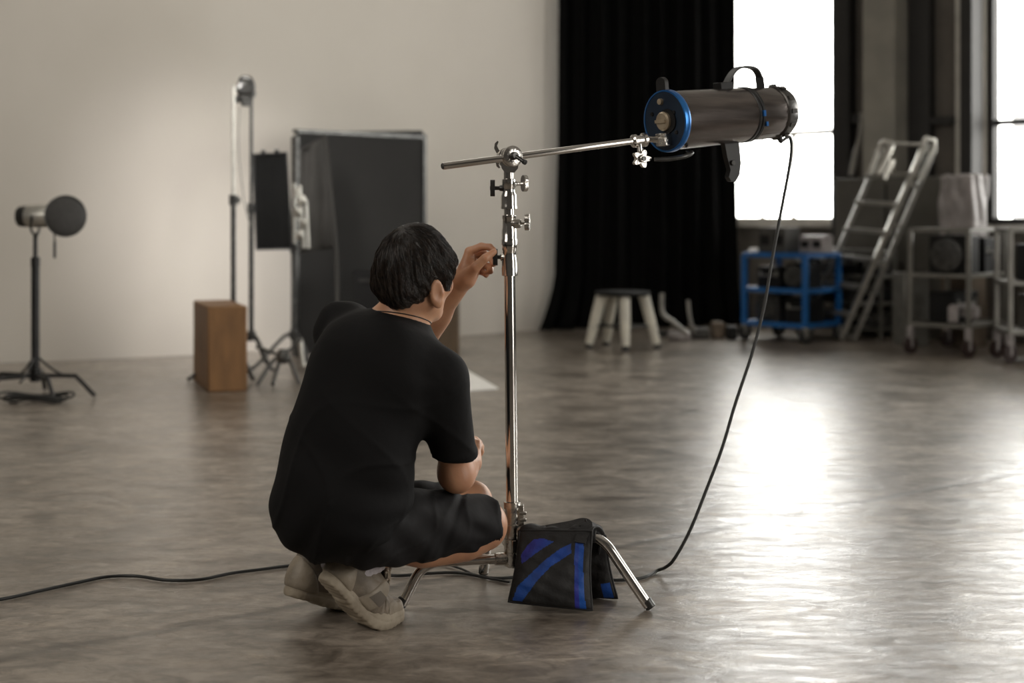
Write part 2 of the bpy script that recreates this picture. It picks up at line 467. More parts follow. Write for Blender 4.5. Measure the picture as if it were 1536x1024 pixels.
def wseg(mb,s0,s1,z0,z1,th=.24,off=.12,mi=0):
    mb.bar(WP(s0,(z0+z1)/2,off),WP(s1,(z0+z1)/2,off),th,z1-z0,mi=mi)
wseg(mb,-.1,SE,0,SILL);wseg(mb,-.1,SE,TOP,CEIL)
prev=-.1
for a,b in wins:
    wseg(mb,prev,a,SILL,TOP);prev=b
wseg(mb,prev,SE,SILL,TOP)
struct('wall_right',mb,M_CONC)
for i,(a,b) in enumerate(wins):
    mb=MB();w=.045
    wseg(mb,a,a+w,SILL,TOP,.08,.1);wseg(mb,b-w,b,SILL,TOP,.08,.1)
    wseg(mb,a+w,b-w,SILL,SILL+.05,.08,.1);wseg(mb,a+w,b-w,TOP-.05,TOP,.08,.1)
    wseg(mb,a+w,b-w,1.60,1.645,.05,.1);wseg(mb,a+w,b-w,3.2,3.24,.05,.1)
    if i==0:
        for px in (1133,1180):
            s=s_at(px);wseg(mb,s-.012,s+.012,SILL,1.6,.04,.1)
    else:
        s=(a+b)/2;wseg(mb,s-.015,s+.015,SILL,3.2,.04,.1)
    f=struct('window_%d'%(i+1),mb,M_FRAME if i==0 else M_DARKTR)
    mb=MB();wseg(mb,a+w,b-w,SILL+.05,TOP-.05,.006,.1);obj('pane',mb,M_GLASS,f,smooth=False)
    mb=MB();wseg(mb,a-.02,b+.02,SILL-.03,SILL,.3,.08);obj('window_sill',mb,M_FRAME,f)
# wall bay between the two windows, in front of wall face (off<0 is inside)
def bay(n,px0,px1,m,z0=0,z1=CEIL,dep=.12,off0=0):
    mb=MB();wseg(mb,s_at(px0),s_at(px1),z0,z1,dep,-dep/2-off0);return struct('trim_%d'%n,mb,m)
bay(1,1264,1290,M_DARKTR,dep=.16);bay(2,1290,1326,M_BROWNTR,dep=.05);bay(3,1326,1374,M_PILL,dep=.30)
bay(4,1377,1408,M_DARKTR,dep=.14);bay(5,1408,1442,M_BROWNTR,dep=.05);bay(6,1442,1456,M_FRAME,dep=.09);bay(7,1456,1474,M_DARKTR,dep=.16)
mb=MB();wseg(mb,s_at(1290),s_at(1326),1.66,1.74,.08,-.09);wseg(mb,s_at(1408),s_at(1442),1.62,1.68,.08,-.09);struct('trim_8',mb,M_DARKTR)
mb=MB();wseg(mb,s_at(1475),s_at(1540),0,SILL-.04,.04,-.02);struct('trim_9',mb,M_BROWNTR)
# building across the yard, seen pale through the second window
mb=MB()
b0=V((5.9,16.0,0));
mb.bar(b0+V((0,0,1.0)),b0+V((3.5,-2.4,1.0)),2.0,2.0)
bl=obj('neighbour_building',mb,mat('pale_render',(.42,.42,.43),.8,0),None,smooth=False)
tag(bl,'pale low building outside beyond the right-hand window','building')

# curtain
mb=MB()
ca=V((.365,11.52,0));cb=V((1.86,12.02,0));cd=(cb-ca).normalized();cn=V((cd.y,-cd.x,0))
def cur(u,v):
    z=CEIL*.97*v
    wv=.045*math.sin(u*58+.8*math.sin(u*9))+.02*math.sin(u*131+2)+.015*math.sin(u*23+v*5)
    low=max(0,1-v*10)
    sp=u+(u-.5)*.05*max(0,1-v*3)-(.09*low**1.5*(1-u)**3)+.03*math.sin(v*6)*(u-.5)*.3
    p=ca+(cb-ca)*sp+cn*(wv*(1+.5*low)+.05*low**2)
    return (p.x,p.y,z+.005)
mb.grid(cur,260,40)
cu=obj('curtain',mb,M_CURT,None,ang=180)
md=cu.modifiers.new('s','SOLIDIFY');md.thickness=.006
tag(cu,'tall black velvet curtain hanging in the corner beside the window','curtain')
mb=MB();mb.tube([ca+V((-.1,0,CEIL-.12)),cb+V((.1,0,CEIL-.12))],.02);cr=obj('curtain_rail',mb,M_DARKST,cu)

# ------------------------------------------------------------------ main stand
MX=0.0;MY=3.44
def mz(py): return CH-(py-HZ)/FP*MY
def mx(py): return (768-768+ (-5.5 + (py-240)/510*5.5))/FP*MY
def mp(py): return V((mx(py),MY,mz(py)))
px2=MY/FP
stand=thing('light_stand','polished chrome light stand beside the crouching man, on three bent legs','light stand',(0,MY,0))
def lsec(mb,prof):      # (py,radius px)
    p0=mp(prof[0][0]);p1=mp(prof[-1][0]);ax=(p1-p0);L=ax.length
    mb.lathe([(r*px2,(py-prof[0][0])/(prof[-1][0]-prof[0][0])*L) for py,r in prof],p0,ax,36)
mb=MB();lsec(mb,[(410,8.6),(760,9.0)]);obj('pole',mb,M_CHROME,stand)
mb=MB();lsec(mb,[(245,6),(247,7.5),(258,7.5),(330,7.5)]);obj('upper_riser',mb,M_CHROME,stand)
col=[[(268,8),(269,10),(281,10),(283,9.2),(288,9.6),(293,11.6),(296,11.8),(308,11.8),(310,12.3),(313,12.3),(314,8)],
     [(322,8),(323,10.5),(327,10.5),(329,9.8),(340,10),(346,11.2),(358,11.2),(360,12.2),(367,12.2),(368,8)],
     [(367,8),(368,11),(374,11),(376,10),(384,10.3),(392,11.6),(400,11.6),(402,12),(413,12),(414,9)]]
for c in col:
    mb=MB();lsec(mb,c);obj('collar',mb,M_CHROME,stand)
def tknob(px,py,dirx,cm,base,parent,star=False,Yo=0):
    k=px2;c=V((base.x,base.y,base.z));e=P(px,py,MY+Yo)
    d=(e-c).normalized()
    mb=MB();mb.cyl(c,e-d*.004,3.2*k,3.0*k,16)
    mb.cyl(c+d*(8*k),c+d*(14*k),5*k,4.2*k,16)
    # butterfly wings
    up=V((0,0,1));
    w=[]
    for i in range(24):
        a=2*PI*i/24;rr=12.5*k*(.60+.40*abs(math.sin(a))**.8);w.append((rr*math.cos(a)*.62,rr*math.sin(a)))
    sd=d.cross(up).normalized()
    mb.prism([(x,y) for x,y in w],e,sd*1.0,up,7.0*k)
    mb.cyl(e-d*3*k,e+d*4*k,5*k,3.5*k,16)
    return obj('knob',mb,cm,parent)
tknob(739,282,-1,M_DARKST,mp(282),stand)
tknob(787,275,1,M_CASTCH,mp(276),stand,Yo=.03)
tknob(791,333,1,M_CASTCH,mp(335),stand,Yo=-.01)
tknob(743,385.5,-1,M_DARKST,mp(385.5),stand,Yo=.0)
mb=MB();mb.cyl(mp(335)+V((.008,-.004,0)),P(781,335.5,MY-.012),7.5*px2,6.5*px2,20);obj('knob_boss',mb,M_CASTCH,stand)
mb=MB();mb.cyl(mp(386),P(751,386,MY-.004),8*px2,5.5*px2,20);obj('knob_boss',mb,M_CASTCH,stand)
# base casting
mb=MB();lsec(mb,[(751,9),(752,12.5),(762,12.5),(764,11.2),(788,11.2),(790,9),(800,8.5),(850,8.5)])
mb.box(mp(772)+V((.021,-.002,0)),(.014,.022,.05));mb.cyl(mp(768)+V((.018,-.012,0)),mp(768)+V((.034,-.012,0)),.004)
mb.cyl(mp(778)+V((.018,-.012,0)),mp(778)+V((.034,-.012,0)),.004)
hub=obj('base_hub',mb,M_CASTCH,stand)
def leg_socket(z,dx,dy,name='leg_clamp'):
    mb=MB();c=V((mx(800),MY,z));d=V((dx,dy,0)).normalized()
    mb.lathe([(.018,-.019),(.0205,-.017),(.0205,.017),(.018,.019)],c,(0,0,1),28)
    mb.cyl(c+d*.012,c+d*.045,.0165,.0155,24);mb.box(c-d*.018,(.02,.016,.03),rz=math.atan2(dy,dx))
    return obj(name,mb,M_CASTCH,stand)
def leg(z,foot,dropfrac,rad=.0122,rub=True):
    c=V((mx(800),MY,z));f=V(foot);d=(f-c);d.z=0;L=d.length;d.normalize()
    b=c+d*(L*dropfrac)
    dn=(f-b).normalized()
    pts=[c+d*.02,c+d*(L*dropfrac-.05)]
    for t in range(1,8):
        u=t/8;a0=b-d*.045;a2=b+dn*.045
        pts.append(a0*(1-u)**2+b*2*u*(1-u)+a2*u*u)
    pts+=[b+dn*.05,f-dn*.012]
    mb=MB();mb.tube(pts,rad,24);lg=obj('leg',mb,M_CHROME,stand)
    mb=MB();mb.cyl(f-dn*.022+V((0,0,.006)),f+V((0,0,.006)),rad*1.06,n=24);obj('leg_tip',mb,M_DARKST,lg)
zr=.172;zb=.122;zl=.107
FR=PF(977,915);leg_socket(zr,.334,-.08);leg(zr,FR,.64)
FL=PF(600,913);leg_socket(zl,-.267,-.05);leg(zl,FL,.80)
FB=PF(725,863);leg_socket(.140,-.075,.26);leg(.14,FB,.80)

# ------------------------------------------------------------------ boom arm with grip head
bc=P(764,236,MY-.028);R_=P(972,208.5,3.585)
bd=(R_-bc).normalized();Lb=bc+bd*(-(764-671)/ (972-764)*(R_-bc).length*1.0)
boom=thing('boom_arm','straight chrome boom arm clamped across the top of the stand','boom arm',bc)
mb=MB();mb.tube([Lb,Lb+bd*.002,R_-bd*.03,R_],[.0080,.0088,.0080,.0078],24);obj('rod',mb,M_CHROME,boom)
mb=MB();mb.cyl(Lb-bd*.002,Lb+bd*.002,.0068,n=20);obj('rod_end_plug',mb,M_DARKST,boom)
side=V((bd.y,-bd.x,0)).normalized();up=side.cross(bd).normalized()
if up.z<0: up=-up
hc=P(765,235,MY-.028)
axn=V((.42,-.9,.05)).normalized()
mb=MB()
mb.lathe([(.010,-.012),(.0235,-.011),(.025,-.008),(.025,.000),(.022,.002),(.012,.003)],hc+axn*.018,axn,36)
obj('front_plate',mb,M_CASTCH,boom)
mb=MB();mb.lathe([(.022,-.006),(.024,-.003),(.024,.004),(.020,.007)],hc-axn*.002,axn,36);obj('middle_plate',mb,M_CHROME,boom)
mb=MB();mb.lathe([(.015,-.012),(.0225,-.010),(.0235,-.004),(.0235,.006),(.02,.008)],hc-axn*.021,axn,36)
w=[(-.006,.018),(-.012,.030),(-.010,.042),(-.004,.048),(-.001,.046),(-.005,.036),(.0,.026),(.004,.018)]
mb.prism(w,hc-axn*.02+V((-.018,0,-.008)),V((1,0,0)),V((0,0,1)),.006)
mb.prism([(x,-y*.8) for x,y in w],hc-axn*.02+V((-.014,0,.012)),V((1,0,0)),V((0,0,1)),.006)
obj('back_plate',mb,M_CASTCH,boom)
mb=MB();mb.prism([(-.022,.0),(.024,.0),(.021,-.018),(.012,-.028),(-.010,-.028),(-.018,-.018)],hc+V((-.002,.016,-.010)),V((1,0,0)),V((0,0,1)),.03)
mb.cyl(mp(252)+V((0,0,.012)),mp(270),.0105,n=24);obj('neck',mb,M_CHROME,boom)
mb=MB();a=hc+axn*.016;mb.cyl(a,a+axn*.018,.0105,.0085,20);e=P(787,243,MY-.07)
mb.cyl(a+axn*.012,e,.0052,.0048,16);mb.lathe([(.003,-.004),(.0062,-.003),(.0062,.003),(.003,.004)],e,(e-a),16)
obj('handle',mb,M_DARKST,boom)
# end clamp carrying the lamp
cc=P(959,210.5,3.575)
mb=MB();mb.lathe([(.012,-.022),(.0165,-.018),(.0165,-.010),(.0125,-.007),(.0125,.008),(.0175,.011),(.0175,.018),(.011,.021)],cc,bd,28)
mb.cyl(cc,cc+V((.002,-.004,-.03)),.007,n=18);obj('end_clamp',mb,M_CHROME,boom)
kc=P(962,238,3.565)
mb=MB();w=[]
for i in range(48):
    a=2*PI*i/48;rr=.0195+.006*math.cos(a*5);w.append((rr*math.cos(a),rr*math.sin(a)*.9))
mb.prism(w,kc,V((.9,.35,0)).normalized(),V((0,0,1)),.014);mb.cyl(kc+V((.006,-.014,0)),kc+V((-.008,.02,0)),.010,n=20)
obj('star_knob',mb,M_CASTCH,boom)
mb=MB();mb.cyl(kc+V((.005,-.0145,0)),kc+V((.0065,-.018,0)),.006,n=18);obj('screw_head',mb,M_DARKST,boom)

# ------------------------------------------------------------------ lamp
A0=P(1000,181.5,3.60);A1=P(1167,168,3.84)
la=(A1-A0);LL=la.length;la.normalize()
ls=la.cross(V((0,0,1))).normalized()        # toward camera side (+x -y)
lu=ls.cross(la).normalized()
rn=46.5/FP*3.60;rf=39.5/FP*3.84
lamp=thing('studio_lamp','black cylindrical studio lamp with blue end ring, hung from the boom arm','lamp',A0)
def rr(t): return rn*.965+(rf*.98-rn*.965)*t
mb=MB();mb.lathe([(rn*.90,.0),(rr(.02),.006),(rr(.3),LL*.3),(rr(.66),LL*.66)],A0,la,72);obj('barrel',mb,M_BARREL,lamp)
mb=MB();mb.lathe([(rr(.68)*.97,LL*.66),(rr(.72)*.985,LL*.68),(rr(.92)*.985,LL*.90),(rr(.94)*.95,LL*.93)],A0,la,72);rb=obj('rear_barrel',mb,M_BARREL,lamp)
mb=MB();
for t in(.655,.685): mb.lathe([(rr(t)*.98,LL*t-.006),(rr(t)*1.03,LL*t-.004),(rr(t)*1.03,LL*t+.004),(rr(t)*.98,LL*t+.006)],A0,la,72)
obj('clamp_band',mb,M_BLACKMET,lamp)
mb=MB();mb.box(A0+la*(LL*.675)+ls*(rr(.67)*1.03),(.009,.010,.016),R=Matrix((la,ls,lu)).transposed());
mb.box(A0+la*(LL*.71)+ls*(rr(.67)*.93)-lu*.028,(.008,.010,.012),R=Matrix((la,ls,lu)).transposed());obj('band_latch',mb,M_BLUEAN,lamp)
# blue ring
mb=MB();mb.lathe([(rn*.94,-.006),(rn*.955,-.008),(rn*1.0,-.007),(rn*1.015,.0),(rn*1.015,.008),(rn*.98,.012),(rn*.94,.012)],A0,la,72,closed=True);obj('blue_ring',mb,M_BLUEAN,lamp)
mb=MB();mb.lathe([(.0005,-.006),(rn*.95,-.006),(rn*.95,.004),(.0005,.004)],A0,la,72);obj('end_plate',mb,M_BLUEFACE,lamp)
nf=-la
mb=MB();c=A0+nf*.006;mb.lathe([(.0,.0),(.024,0),(.024,.010),(.020,.014),(.0,.014)],c+ls*.002-lu*.0,nf,32);mb.box(c+nf*.016,(.006,.036,.008),R=Matrix((la,ls,lu)).transposed());obj('focus_knob',mb,M_BRASS,lamp)
mb=MB();mb.lathe([(.0,.0),(.030,0),(.030,.004),(.0,.004)],c+ls*.012,nf,32);obj('knob_seat',mb,M_BLACKMET,lamp)
mb=MB();c2=A0+nf*.006+lu*.050-ls*.008;mb.lathe([(.0,.0),(.008,0),(.0075,.008),(.0,.009)],c2,nf,20);obj('small_screw',mb,M_BRASS,lamp)
for q in ((.036,.02),(.04,-.03),(-.045,.02)):
    mb=MB();mb.lathe([(.0,.0),(.006,0),(.005,.003),(.0,.003)],A0+nf*.006+ls*q[0]+lu*q[1],nf,14)
    obj('rivet',mb,M_BLACKMET,lamp)
mb=MB();c3=A0+nf*.018-lu*.046+ls*.004;RL=Matrix((la,ls,lu)).transposed()
mb.box(c3,(.026,.034,.032),R=RL);mb.box(c3+nf*.012,(.012,.044,.012),R=RL);obj('mount_bracket',mb,M_CASTCH,lamp)
mb=MB();mb.cyl(c3,R_,.0085,.0078,20);obj('mount_spigot',mb,M_CASTCH,lamp)
mb=MB();mb.tube([P(982,239,3.56),P(1005,238,3.57),P(1028,234,3.58),P(1038,229,3.60),P(1030,226,3.62)],[.005,.006,.006,.005,.004],12,5);obj('lever',mb,M_DARKST,lamp)
# top handle strap
mb=MB();
hp=[(.50,rr(.5)-.004),(.53,rr(.5)+.008),(.575,rr(.5)+.030),(.63,rr(.5)+.047),(.70,rr(.6)+.054),(.79,rr(.7)+.050),(.835,rr(.8)+.036),(.85,rr(.8)+.010),(.85,rr(.85)-.004)]
hpts,_=catmull([V((t*LL,h,0)) for t,h in hp],[0]*len(hp),5)
for i in range(len(hpts)-1):
    a=A0+la*hpts[i].x+lu*hpts[i].y;b=A0+la*hpts[i+1].x+lu*hpts[i+1].y
    mb.bar(a,b+(b-a)*.12,.022,.0055,up=lu)
obj('carry_handle',mb,M_BLACKPL,lamp)
mb=MB();mb.box(A0+la*(LL*.51)+lu*(rr(.5)+.006),(.045,.03,.02),R=RL);obj('handle_mount',mb,M_BLACKMET,lamp)
# top front tab
tp=[(-.016,-.02),(.018,-.02)]+[(.001+.017*math.cos(a),.012+.015*math.sin(a)) for a in [i*PI/8 for i in range(9)]]
mb=MB();mb.prism(tp,A0+la*.004+lu*(rn+.006)-ls*.012,ls,lu,.012);obj('top_tab',mb,M_BLACKPL,lamp)
# hanging yoke plate
yp=[(-.026,.02),(.028,.02),(.030,-.045),(.022,-.075),(.006,-.092),(-.010,-.090),(-.018,-.078),(-.010,-.06),(-.018,-.03)]
mb=MB();mb.prism([(x,y) for x,y in yp],A0+la*(LL*.53)-lu*(rr(.5)+.008),la,lu,.016);yk=obj('yoke',mb,M_BLACKPL,lamp)
mb=MB();mb.cyl(A0+la*(LL*.52)-lu*(rr(.5)+.05)+ls*.006,A0+la*(LL*.52)-lu*(rr(.5)+.05)+ls*.015,.007,n=18);obj('yoke_bolt',mb,M_DARKST,yk)
# rear cap with grips
mb=MB();rc=rf
mb.lathe([(rc*.93,LL*.925),(rc*1.0,LL*.935),(rc*1.0,LL*.985),(rc*.90,LL*1.03),(rc*.7,LL*1.045),(.0005,LL*1.045)],A0,la,72)
for i in range(12):
    a=2*PI*i/12;dr=ls*math.cos(a)+lu*math.sin(a)
    mb.box(A0+la*(LL*.965)+dr*(rc*1.0),(.018,.012,.008),R=Matrix((la,(dr.cross(la)).normalized(),dr)).transposed())
obj('rear_cap',mb,mat('grey_black_metal',(.14,.135,.13),.3,.7,(.05,.048,.045),18),lamp)
mb=MB();g0=A0+la*(LL*.97)-lu*(rc*.92)+ls*.01;mb.cyl(g0,g0-lu*.016+la*.004,.008,.006,16);obj('cable_gland',mb,M_BLACKPL,lamp)

# cord
g1=g0-lu*.016+la*.004
cp=[g1,P(1184,206,3.86),P(1187,225,3.85),P(1182,262,3.84),P(1171,320,3.82),P(1158,390,3.80),P(1146,460,3.78),P(1128,530,3.76),P(1103,605,3.74),P(1083,672,3.72),P(1058,738,3.70),P(1035,795,3.68),P(1012,837,3.675),P(999,850,3.69)]
fc=[PF(986,860),PF(965,869),PF(925,873),PF(860,869),PF(790,868),PF(740,870),PF(690,862),PF(640,863),PF(590,866),PF(540,856),PF(490,851),PF(440,851),PF(390,857),PF(345,863),PF(300,872),PF(250,873),PF(205,867),PF(160,868),PF(110,878),PF(60,889),PF(0,902),PF(-60,908)]
fc=[p+V((0,0,.0055)) for p in fc];fc[0].z=.008
mb=MB();mb.tube(cp+fc,.0043,10,8);cord=obj('power_cord',mb,M_CORD,None,origin=fc[2])
tag(cord,'thin black power cord falling from the lamp and running over the floor','cord')
mb=MB();mb.tube([PF(655,845)+V((0,0,.005)),PF(690,855)+V((0,0,.005)),PF(715,866)+V((0,0,.005)),PF(745,872)+V((0,0,.005)),PF(765,876)+V((0,0,.005))],.0032,8,6)
cd2=obj('thin_cable',mb,M_CORD,None,origin=PF(715,866));tag(cd2,'short thin black cable lying on the floor just left of the sandbag','cable')

# ------------------------------------------------------------------ sandbag
bag=thing('sandbag','black saddle sandbag with blue stripes straddling the stand leg','sandbag',(.12,3.40,0))
def lerp4(TL,TR,BL,BR,u,v): return (TL*(1-u)+TR*u)*(1-v)+(BL*(1-u)+BR*u)*v
def pouch(name,TL,TR,BL,BR,th,mifn,mats,out,parent):
    n=out.normalized()
    def pt(u,v,s):
        # edge pinching
        e=(4*u*(1-u))**.45*(4*v*(1-v))**.4 if 0<u<1 and 0<v<1 else 0
        vv=v; p=lerp4(TL,TR,BL,BR,u,vv)
        sag=.25+.75*min(1,v*1.3)
        wr=.0018*math.sin(u*23+v*9)+.0014*math.sin(v*31-u*13)
        cin=.010*math.sin(PI*v)*(2*u-1)*-1*.5
        edge=(TR-TL).normalized()
        return p+n*(s*th*e*sag+wr*e)+edge*cin
    mb=MB()
    mb.grid(lambda u,v:pt(u,v,1),90,90,mi=mifn,flip=True)
    mb.grid(lambda u,v:pt(u,v,-1),30,30,mi=lambda u,v:0)
    # seam piping
    ring=[pt(i/20,0,0) for i in range(20)]+[pt(1,i/20,0) for i in range(20)]+[pt(1-i/20,1,0) for i in range(20)]+[pt(0,1-i/20,0) for i in range(21)]
    mb.tube(ring,.0032,8)
    return obj(name,mb,mats,parent,ang=180)
fTL=P(779,795,3.402);fTR=P(888,796,3.365);fBL=P(763,902,3.335);fBR=P(888,915,3.330)
fBL.z=max(fBL.z,.008);fBR.z=max(fBR.z,.006)
# stripe map in the zoomed-crop frame of the panel
zc=lambda x,y:(580+x/3.657,730+y/3.657)
def inpoly(x,y,poly):
    c=False;n=len(poly)
    for i in range(n):
        x1,y1=poly[i];x2,y2=poly[(i+1)%n]
        if (y1>y)!=(y2>y) and x<(x2-x1)*(y-y1)/(y2-y1)+x1:c=not c
    return c
qTL=(718,222);qTR=(1128,245);qBL=(662,632);qBR=(1132,690)
def stripe(u,v):
    x=(qTL[0]*(1-u)+qTR[0]*u)*(1-v)+(qBL[0]*(1-u)+qBR[0]*u)*v
    y=(qTL[1]*(1-u)+qTR[1]*u)*(1-v)+(qBL[1]*(1-u)+qBR[1]*u)*v
    if inpoly(x,y,[(800,280),(850,275),(915,298),(850,335),(725,420),(722,365),(765,308)]):return 2
    if inpoly(x,y,[(1018,312),(1018,368),(900,440),(820,520),(740,632),(684,625),(708,545),(860,405),(960,335)]):return 1
    if 1040<x<1088+(y-300)*.03 and y>300:return 2 if x<1064 else 1
    return 0
pouch('front_pouch',fTL,fTR,fBL,fBR,.034,stripe,[M_BAG,M_BAGBLUE,M_BAGVIO],V((-.1,-1,.25)),bag)
kTL=P(800,800,3.475);kTR=P(908,803,3.425);kBL=P(792,890,3.54);kBR=P(926,902,3.455);kBR.z=max(kBR.z,.006)
pouch('back_pouch',kTL,kTR,kBL,kBR,.030,lambda u,v:1 if (.86<u<.97 and v>.72) else 0,[M_BAG,M_BAGBLUE],V((-.05,-1,-.2)),bag)
# bridge over the leg
mb=MB()
def br(u,v):
    a=fTL.lerp(fTR,u);b=kTL.lerp(kTR,u);p=a.lerp(b,v);p.z+=.018*math.sin(PI*v)**.6+.003*math.sin(u*19)-(.006 if .3<u<.7 else 0)*math.sin(PI*v);return p
mb.grid(br,40,14);bo=obj('saddle_web',mb,M_BAG,bag,ang=180)
md=bo.modifiers.new('s','SOLIDIFY');md.thickness=.005
# sleeve of cloth round the leg toward the bend
mb=MB();lc=V((mx(800),MY,zr));ld=(FR-lc);ld.z=0;ld.normalize()
mb.tube([lc+ld*.10,lc+ld*.13,lc+ld*.19,lc+ld*.205],[.0185,.0205,.0195,.017],20,3);obj('leg_wrap',mb,M_BAG,bag)
# handle strap: rises, loops over and falls down the front
mb=MB()
sp=[P(800,797,3.40),P(828,792,3.405),P(856,787,3.40),P(872,783,3.395),P(880,786,3.385),P(877,796,3.372),P(872,806,3.360),P(870,814,3.352)]
sp2,_=catmull(sp,[0]*len(sp),6)
def ribbon(mb,pts,wv,th):
    n=len(pts);vs=[];fs=[]
    for i,p in enumerate(pts):
        t=(pts[min(i+1,n-1)]-pts[max(i-1,0)]).normalized();w=wv(i/(n-1));w=(w-t*w.dot(t)).normalized();nn=t.cross(w)
        for (a,b) in((-1,-1),(1,-1),(1,1),(-1,1)): vs.append(p+w*(a*.0135)+nn*(b*th/2))
    for i in range(n-1):
        for k in range(4):
            k2=(k+1)%4;fs.append((i*4+k,i*4+k2,i*4+4+k2,i*4+4+k))
    fs.append((3,2,1,0));fs.append(tuple((n-1)*4+k for k in range(4)));mb.add(vs,fs)
ribbon(mb,sp2,lambda t:V((.0,1,.5)).lerp(V((1,-.15,.1)),min(1,max(0,(t-.35)*2.2))),.004)
obj('handle_strap',mb,M_BAG,bag)
mb=MB()
sp=[P(880,786,3.385),P(893,792,3.41),P(902,800,3.43),P(899,830,3.435)]
sp2,_=catmull(sp,[0]*len(sp),6);ribbon(mb,sp2,lambda t:V((.3,1,.2)),.004);obj('handle_strap',mb,M_BAG,bag)

# ------------------------------------------------------------------ person
def A(v): return np.array(v,float)
F45=A((.72,.69,0));F45/=np.linalg.norm(F45);R45=A((F45[1],-F45[0],0));UP=A((0,0,1))
def mid(a,b,t): return a+(b-a)*t
hipR=A((-.335,3.155,.262));hipL=hipR-R45*.17+A((0,0,-.02));pel=(hipR+hipL)/2
kneeR=A((-.068,3.375,.203));kneeL=A((-.104,3.50,.226))
shR=A(P(664,572,3.20));shL=A(P(512,496,3.40));neckb=A(P(596,486,3.31))
elR=A(P(684,711,3.275));wrR=A(P(706,694,3.44))
elL=A(P(622,512,3.60));wrL=A(P(694,420,3.47))
Hc=A(P(623,399,3.285))
# head frame
yaw=math.radians(37);roll=math.radians(9);pitch=math.radians(4)
Fh=V((math.sin(yaw),math.cos(yaw),0));Rh=V((math.cos(yaw),-math.sin(yaw),0));Uh=V((0,0,1))
q=Matrix.Rotation(roll,3,Fh)@Matrix.Rotation(pitch,3,Rh)      # roll lowers the right side, pitch raises the chin
Fh=q@Fh;Rh=q@Rh;Uh=q@Uh
HR=np.array([list(Rh),list(Fh),list(Uh)]).T
def H(r,f,u): return Hc+HR@A((r,f,u))

# shoes -----------------------------------------------------------
def shoe_tf(toe,fwd,alpha,side):
    fwd=A(fwd);fwd/=np.linalg.norm(fwd);lat=A((fwd[1],-fwd[0],0))*side
    Ln=.285;n=200;s=np.linspace(0,Ln+.02,n)
    th=np.clip((.215-s)/.065,0,1)*alpha
    ds=s[1]-s[0];x=np.zeros(n);z=np.zeros(n)
    # integrate backward from toe
    i0=np.searchsorted(s,.245)
    for i in range(i0-1,-1,-1): x[i]=x[i+1]-math.cos(th[i])*ds;z[i]=z[i+1]+math.sin(th[i])*ds
    for i in range(i0+1,n): x[i]=x[i-1]+ds
    x-=x[np.searchsorted(s,Ln)]
    def f(p):
        p=np.atleast_2d(p);sx=np.interp(p[:,0],s,x);sz=np.interp(p[:,0],s,z);t=np.interp(p[:,0],s,th)
        low=p[:,0]<0
        sx=np.where(low,x[0]+p[:,0]*math.cos(alpha),sx);sz=np.where(low,z[0]-p[:,0]*math.sin(alpha),sz)
        px_=sx+p[:,2]*np.sin(t);pz=sz+p[:,2]*np.cos(t)
        return A(toe)+px_[:,None]*fwd+(p[:,1])[:,None]*lat+pz[:,None]*UP
    return f
